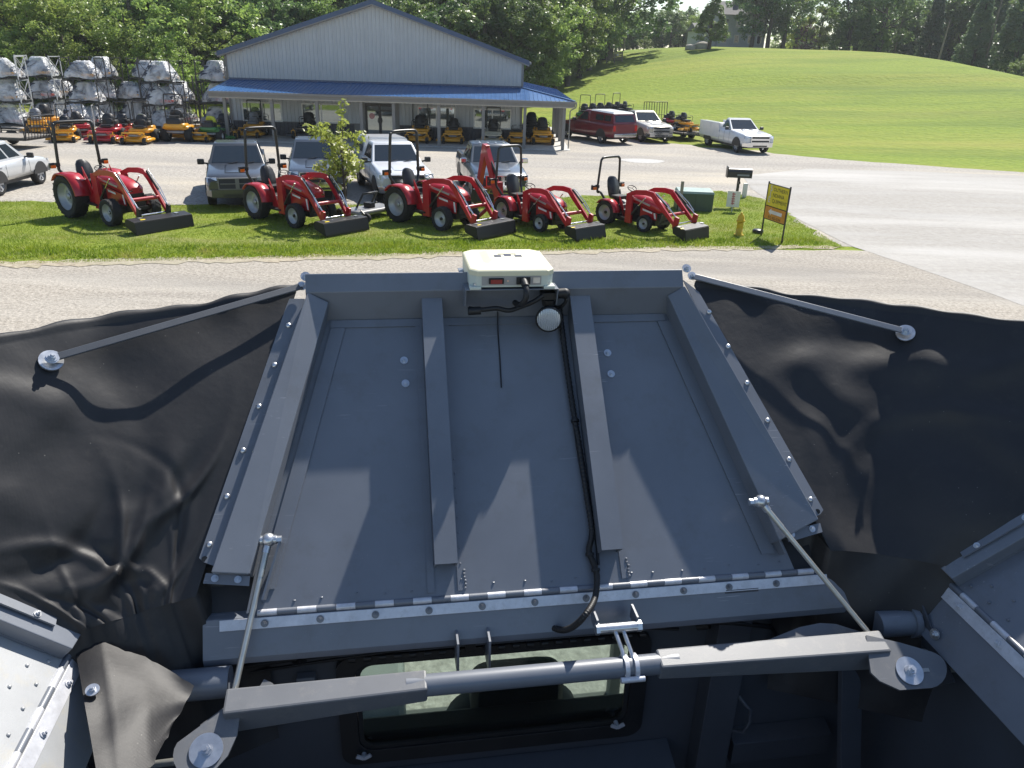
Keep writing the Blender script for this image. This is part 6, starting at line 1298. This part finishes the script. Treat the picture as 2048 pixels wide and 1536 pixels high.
# ================================================================ hill furniture
simple('house_wall',(.42,.43,.46),.7); simple('house_roof',(.10,.10,.11),.8); simple('wood_pole',(.20,.17,.14),.9); simple('board_dark',(.12,.10,.06),.8)
p=at_dist(1466,95,146); hz_=gzf(p[0],146); T=thing('hill_house','grey two storey house behind the dark trees on the hill','house',(p[0],146,hz_-.2),R(8))
MB().box((-4.2,-3,0),(4.2,3,5.2)).obj('wall','house_wall',T); MB().prism([(-4.6,-3.4,5.2),(-4.6,3.4,5.2),(-4.6,0,7.4)][::-1],(9.2,0,0)).obj('roof','house_roof',T); MB().box((-7.5,-2.5,0),(-4.21,2.5,2.6)).obj('wall','house_wall',T); MB().prism([(-7.8,-2.8,2.6),(-7.8,2.8,2.6),(-7.8,0,3.9)][::-1],(3.58,0,0)).obj('roof','house_roof',T)
for x in (-3,-.8,1.6,3.2):
    for z in (.9,3.3): wq=MB().box((x-.45,-3.06,z),(x+.45,-3.0-.002,z+1.3)).obj('window','frame_white',T); MB().box((x-.38,-3.07,z+.07),(x+.38,-3.062,z+1.23)).obj('pane','car_glass',wq)
MB().box((-.6,-.6,7.0),(.2,.2,8.3)).obj('chimney','house_wall',T)
p=at_dist(1230,103,118); z=gzf(p[0],118); T=thing('field_frame','dark lattice panel standing on short legs in the field','panel',(p[0],118,z),R(5)); 
for k in range(6): MB().box((-1.15,-.04,.35+.2*k),(1.15,.02,.50+.2*k)).obj('slat','board_dark',T)
for x in (-1.1,0,1.1): MB().box((x-.06,-.08,0),(x+.06,.08,1.65)).obj('leg','wood_pole',T)
MB().box((.3,-.06,1.0),(.55,-.045,1.22)).obj('plate','sign_white',T)
def upole(px,py,Y,h,label,lean=0,arm=True,tank_=False):
    p=at_dist(px,py,Y); z=gzf(p[0],Y); T=thing('utility_pole',label,'pole',(p[0],Y,z-.1)); T.rotation_euler[1]=lean
    MB().cyl((0,0,0),(0,0,h),.15,.10,n=8).obj('pole','wood_pole',T)
    if arm: MB().box((-1.1,-.06,h-.7),(1.1,.06,h-.55)).obj('cross_arm','wood_pole',T)
    if tank_: MB().cyl((.32,-.2,h*.42),(.32,-.2,h*.42+.75),.27,n=12).obj('transformer','galv',T)
    return (p[0]+h*math.sin(lean),Y,z+h*math.cos(lean)-.6)
w1=upole(1248,93,152,6.6,'grey utility pole with a small transformer before the far trees',0,False,True)
w2=upole(1470,95,158,13.5,'tall utility pole rising behind the hill house'); w3=upole(1788,100,134,13,'pale utility pole beside the cone shaped tree',R(3)); w4=upole(1876,123,112,5.2,'short leaning utility pole at the lane edge',R(4),False); w5=upole(1972,108,120,14,'utility pole among the lane trees',R(2))
for k,(a,b_) in enumerate(((w2,w3),(w3,w5),(w5,(w5[0]+40,w5[1]-12,w5[2]-3)))):
    for j in (-.9,0,.9):
        pts=[(a[0]*(1-t)+b_[0]*t+j,a[1]*(1-t)+b_[1]*t,a[2]*(1-t)+b_[2]*t-1.6*4*t*(1-t)) for t in np.linspace(0,1,13)]; tag(MB().tube(pts,.028,4).obj('power_line','galv'),f'thin overhead power line strung between the hill poles','wire','power lines over the hill')
simple('rock',(.42,.40,.37),.9,0,.2,3)
for i,(px,py,r) in enumerate(((1380,99,.9),(1390,101,.6),(1405,97,1.3))):
    p=at_dist(px,py,122); m=MB(); m.ball((0,0,.2),(r,r*.7,r*.6),8,5); rr=random.Random(i); m.v=[(x*(1+rr.uniform(-.2,.2)),y*(1+rr.uniform(-.2,.2)),z) for x,y,z in m.v]; o=m.obj('boulder','rock',None,0,(p[0],122,gzf(p[0],122))); tag(o,'pale boulder lying in the grass beside the lone hill tree','boulder','boulders by the lone tree')
# ================================================================ summer haze in the air
m,nt,b=nmat('haze_air'); nt.nodes.remove(b); v=N(nt,'ShaderNodeVolumePrincipled',i_Density=.0003,i_Anisotropy=.35); v.inputs['Color'].default_value=(.90,.95,1,1); nt.links.new(v.outputs[0],nt.nodes['Material Output'].inputs['Volume'])
o=MB().box((-720,-80,-4),(720,1020,34)).obj('haze','haze_air'); o['kind']='stuff'; o['label']='faint pale summer haze over the whole place'; o['category']='haze'
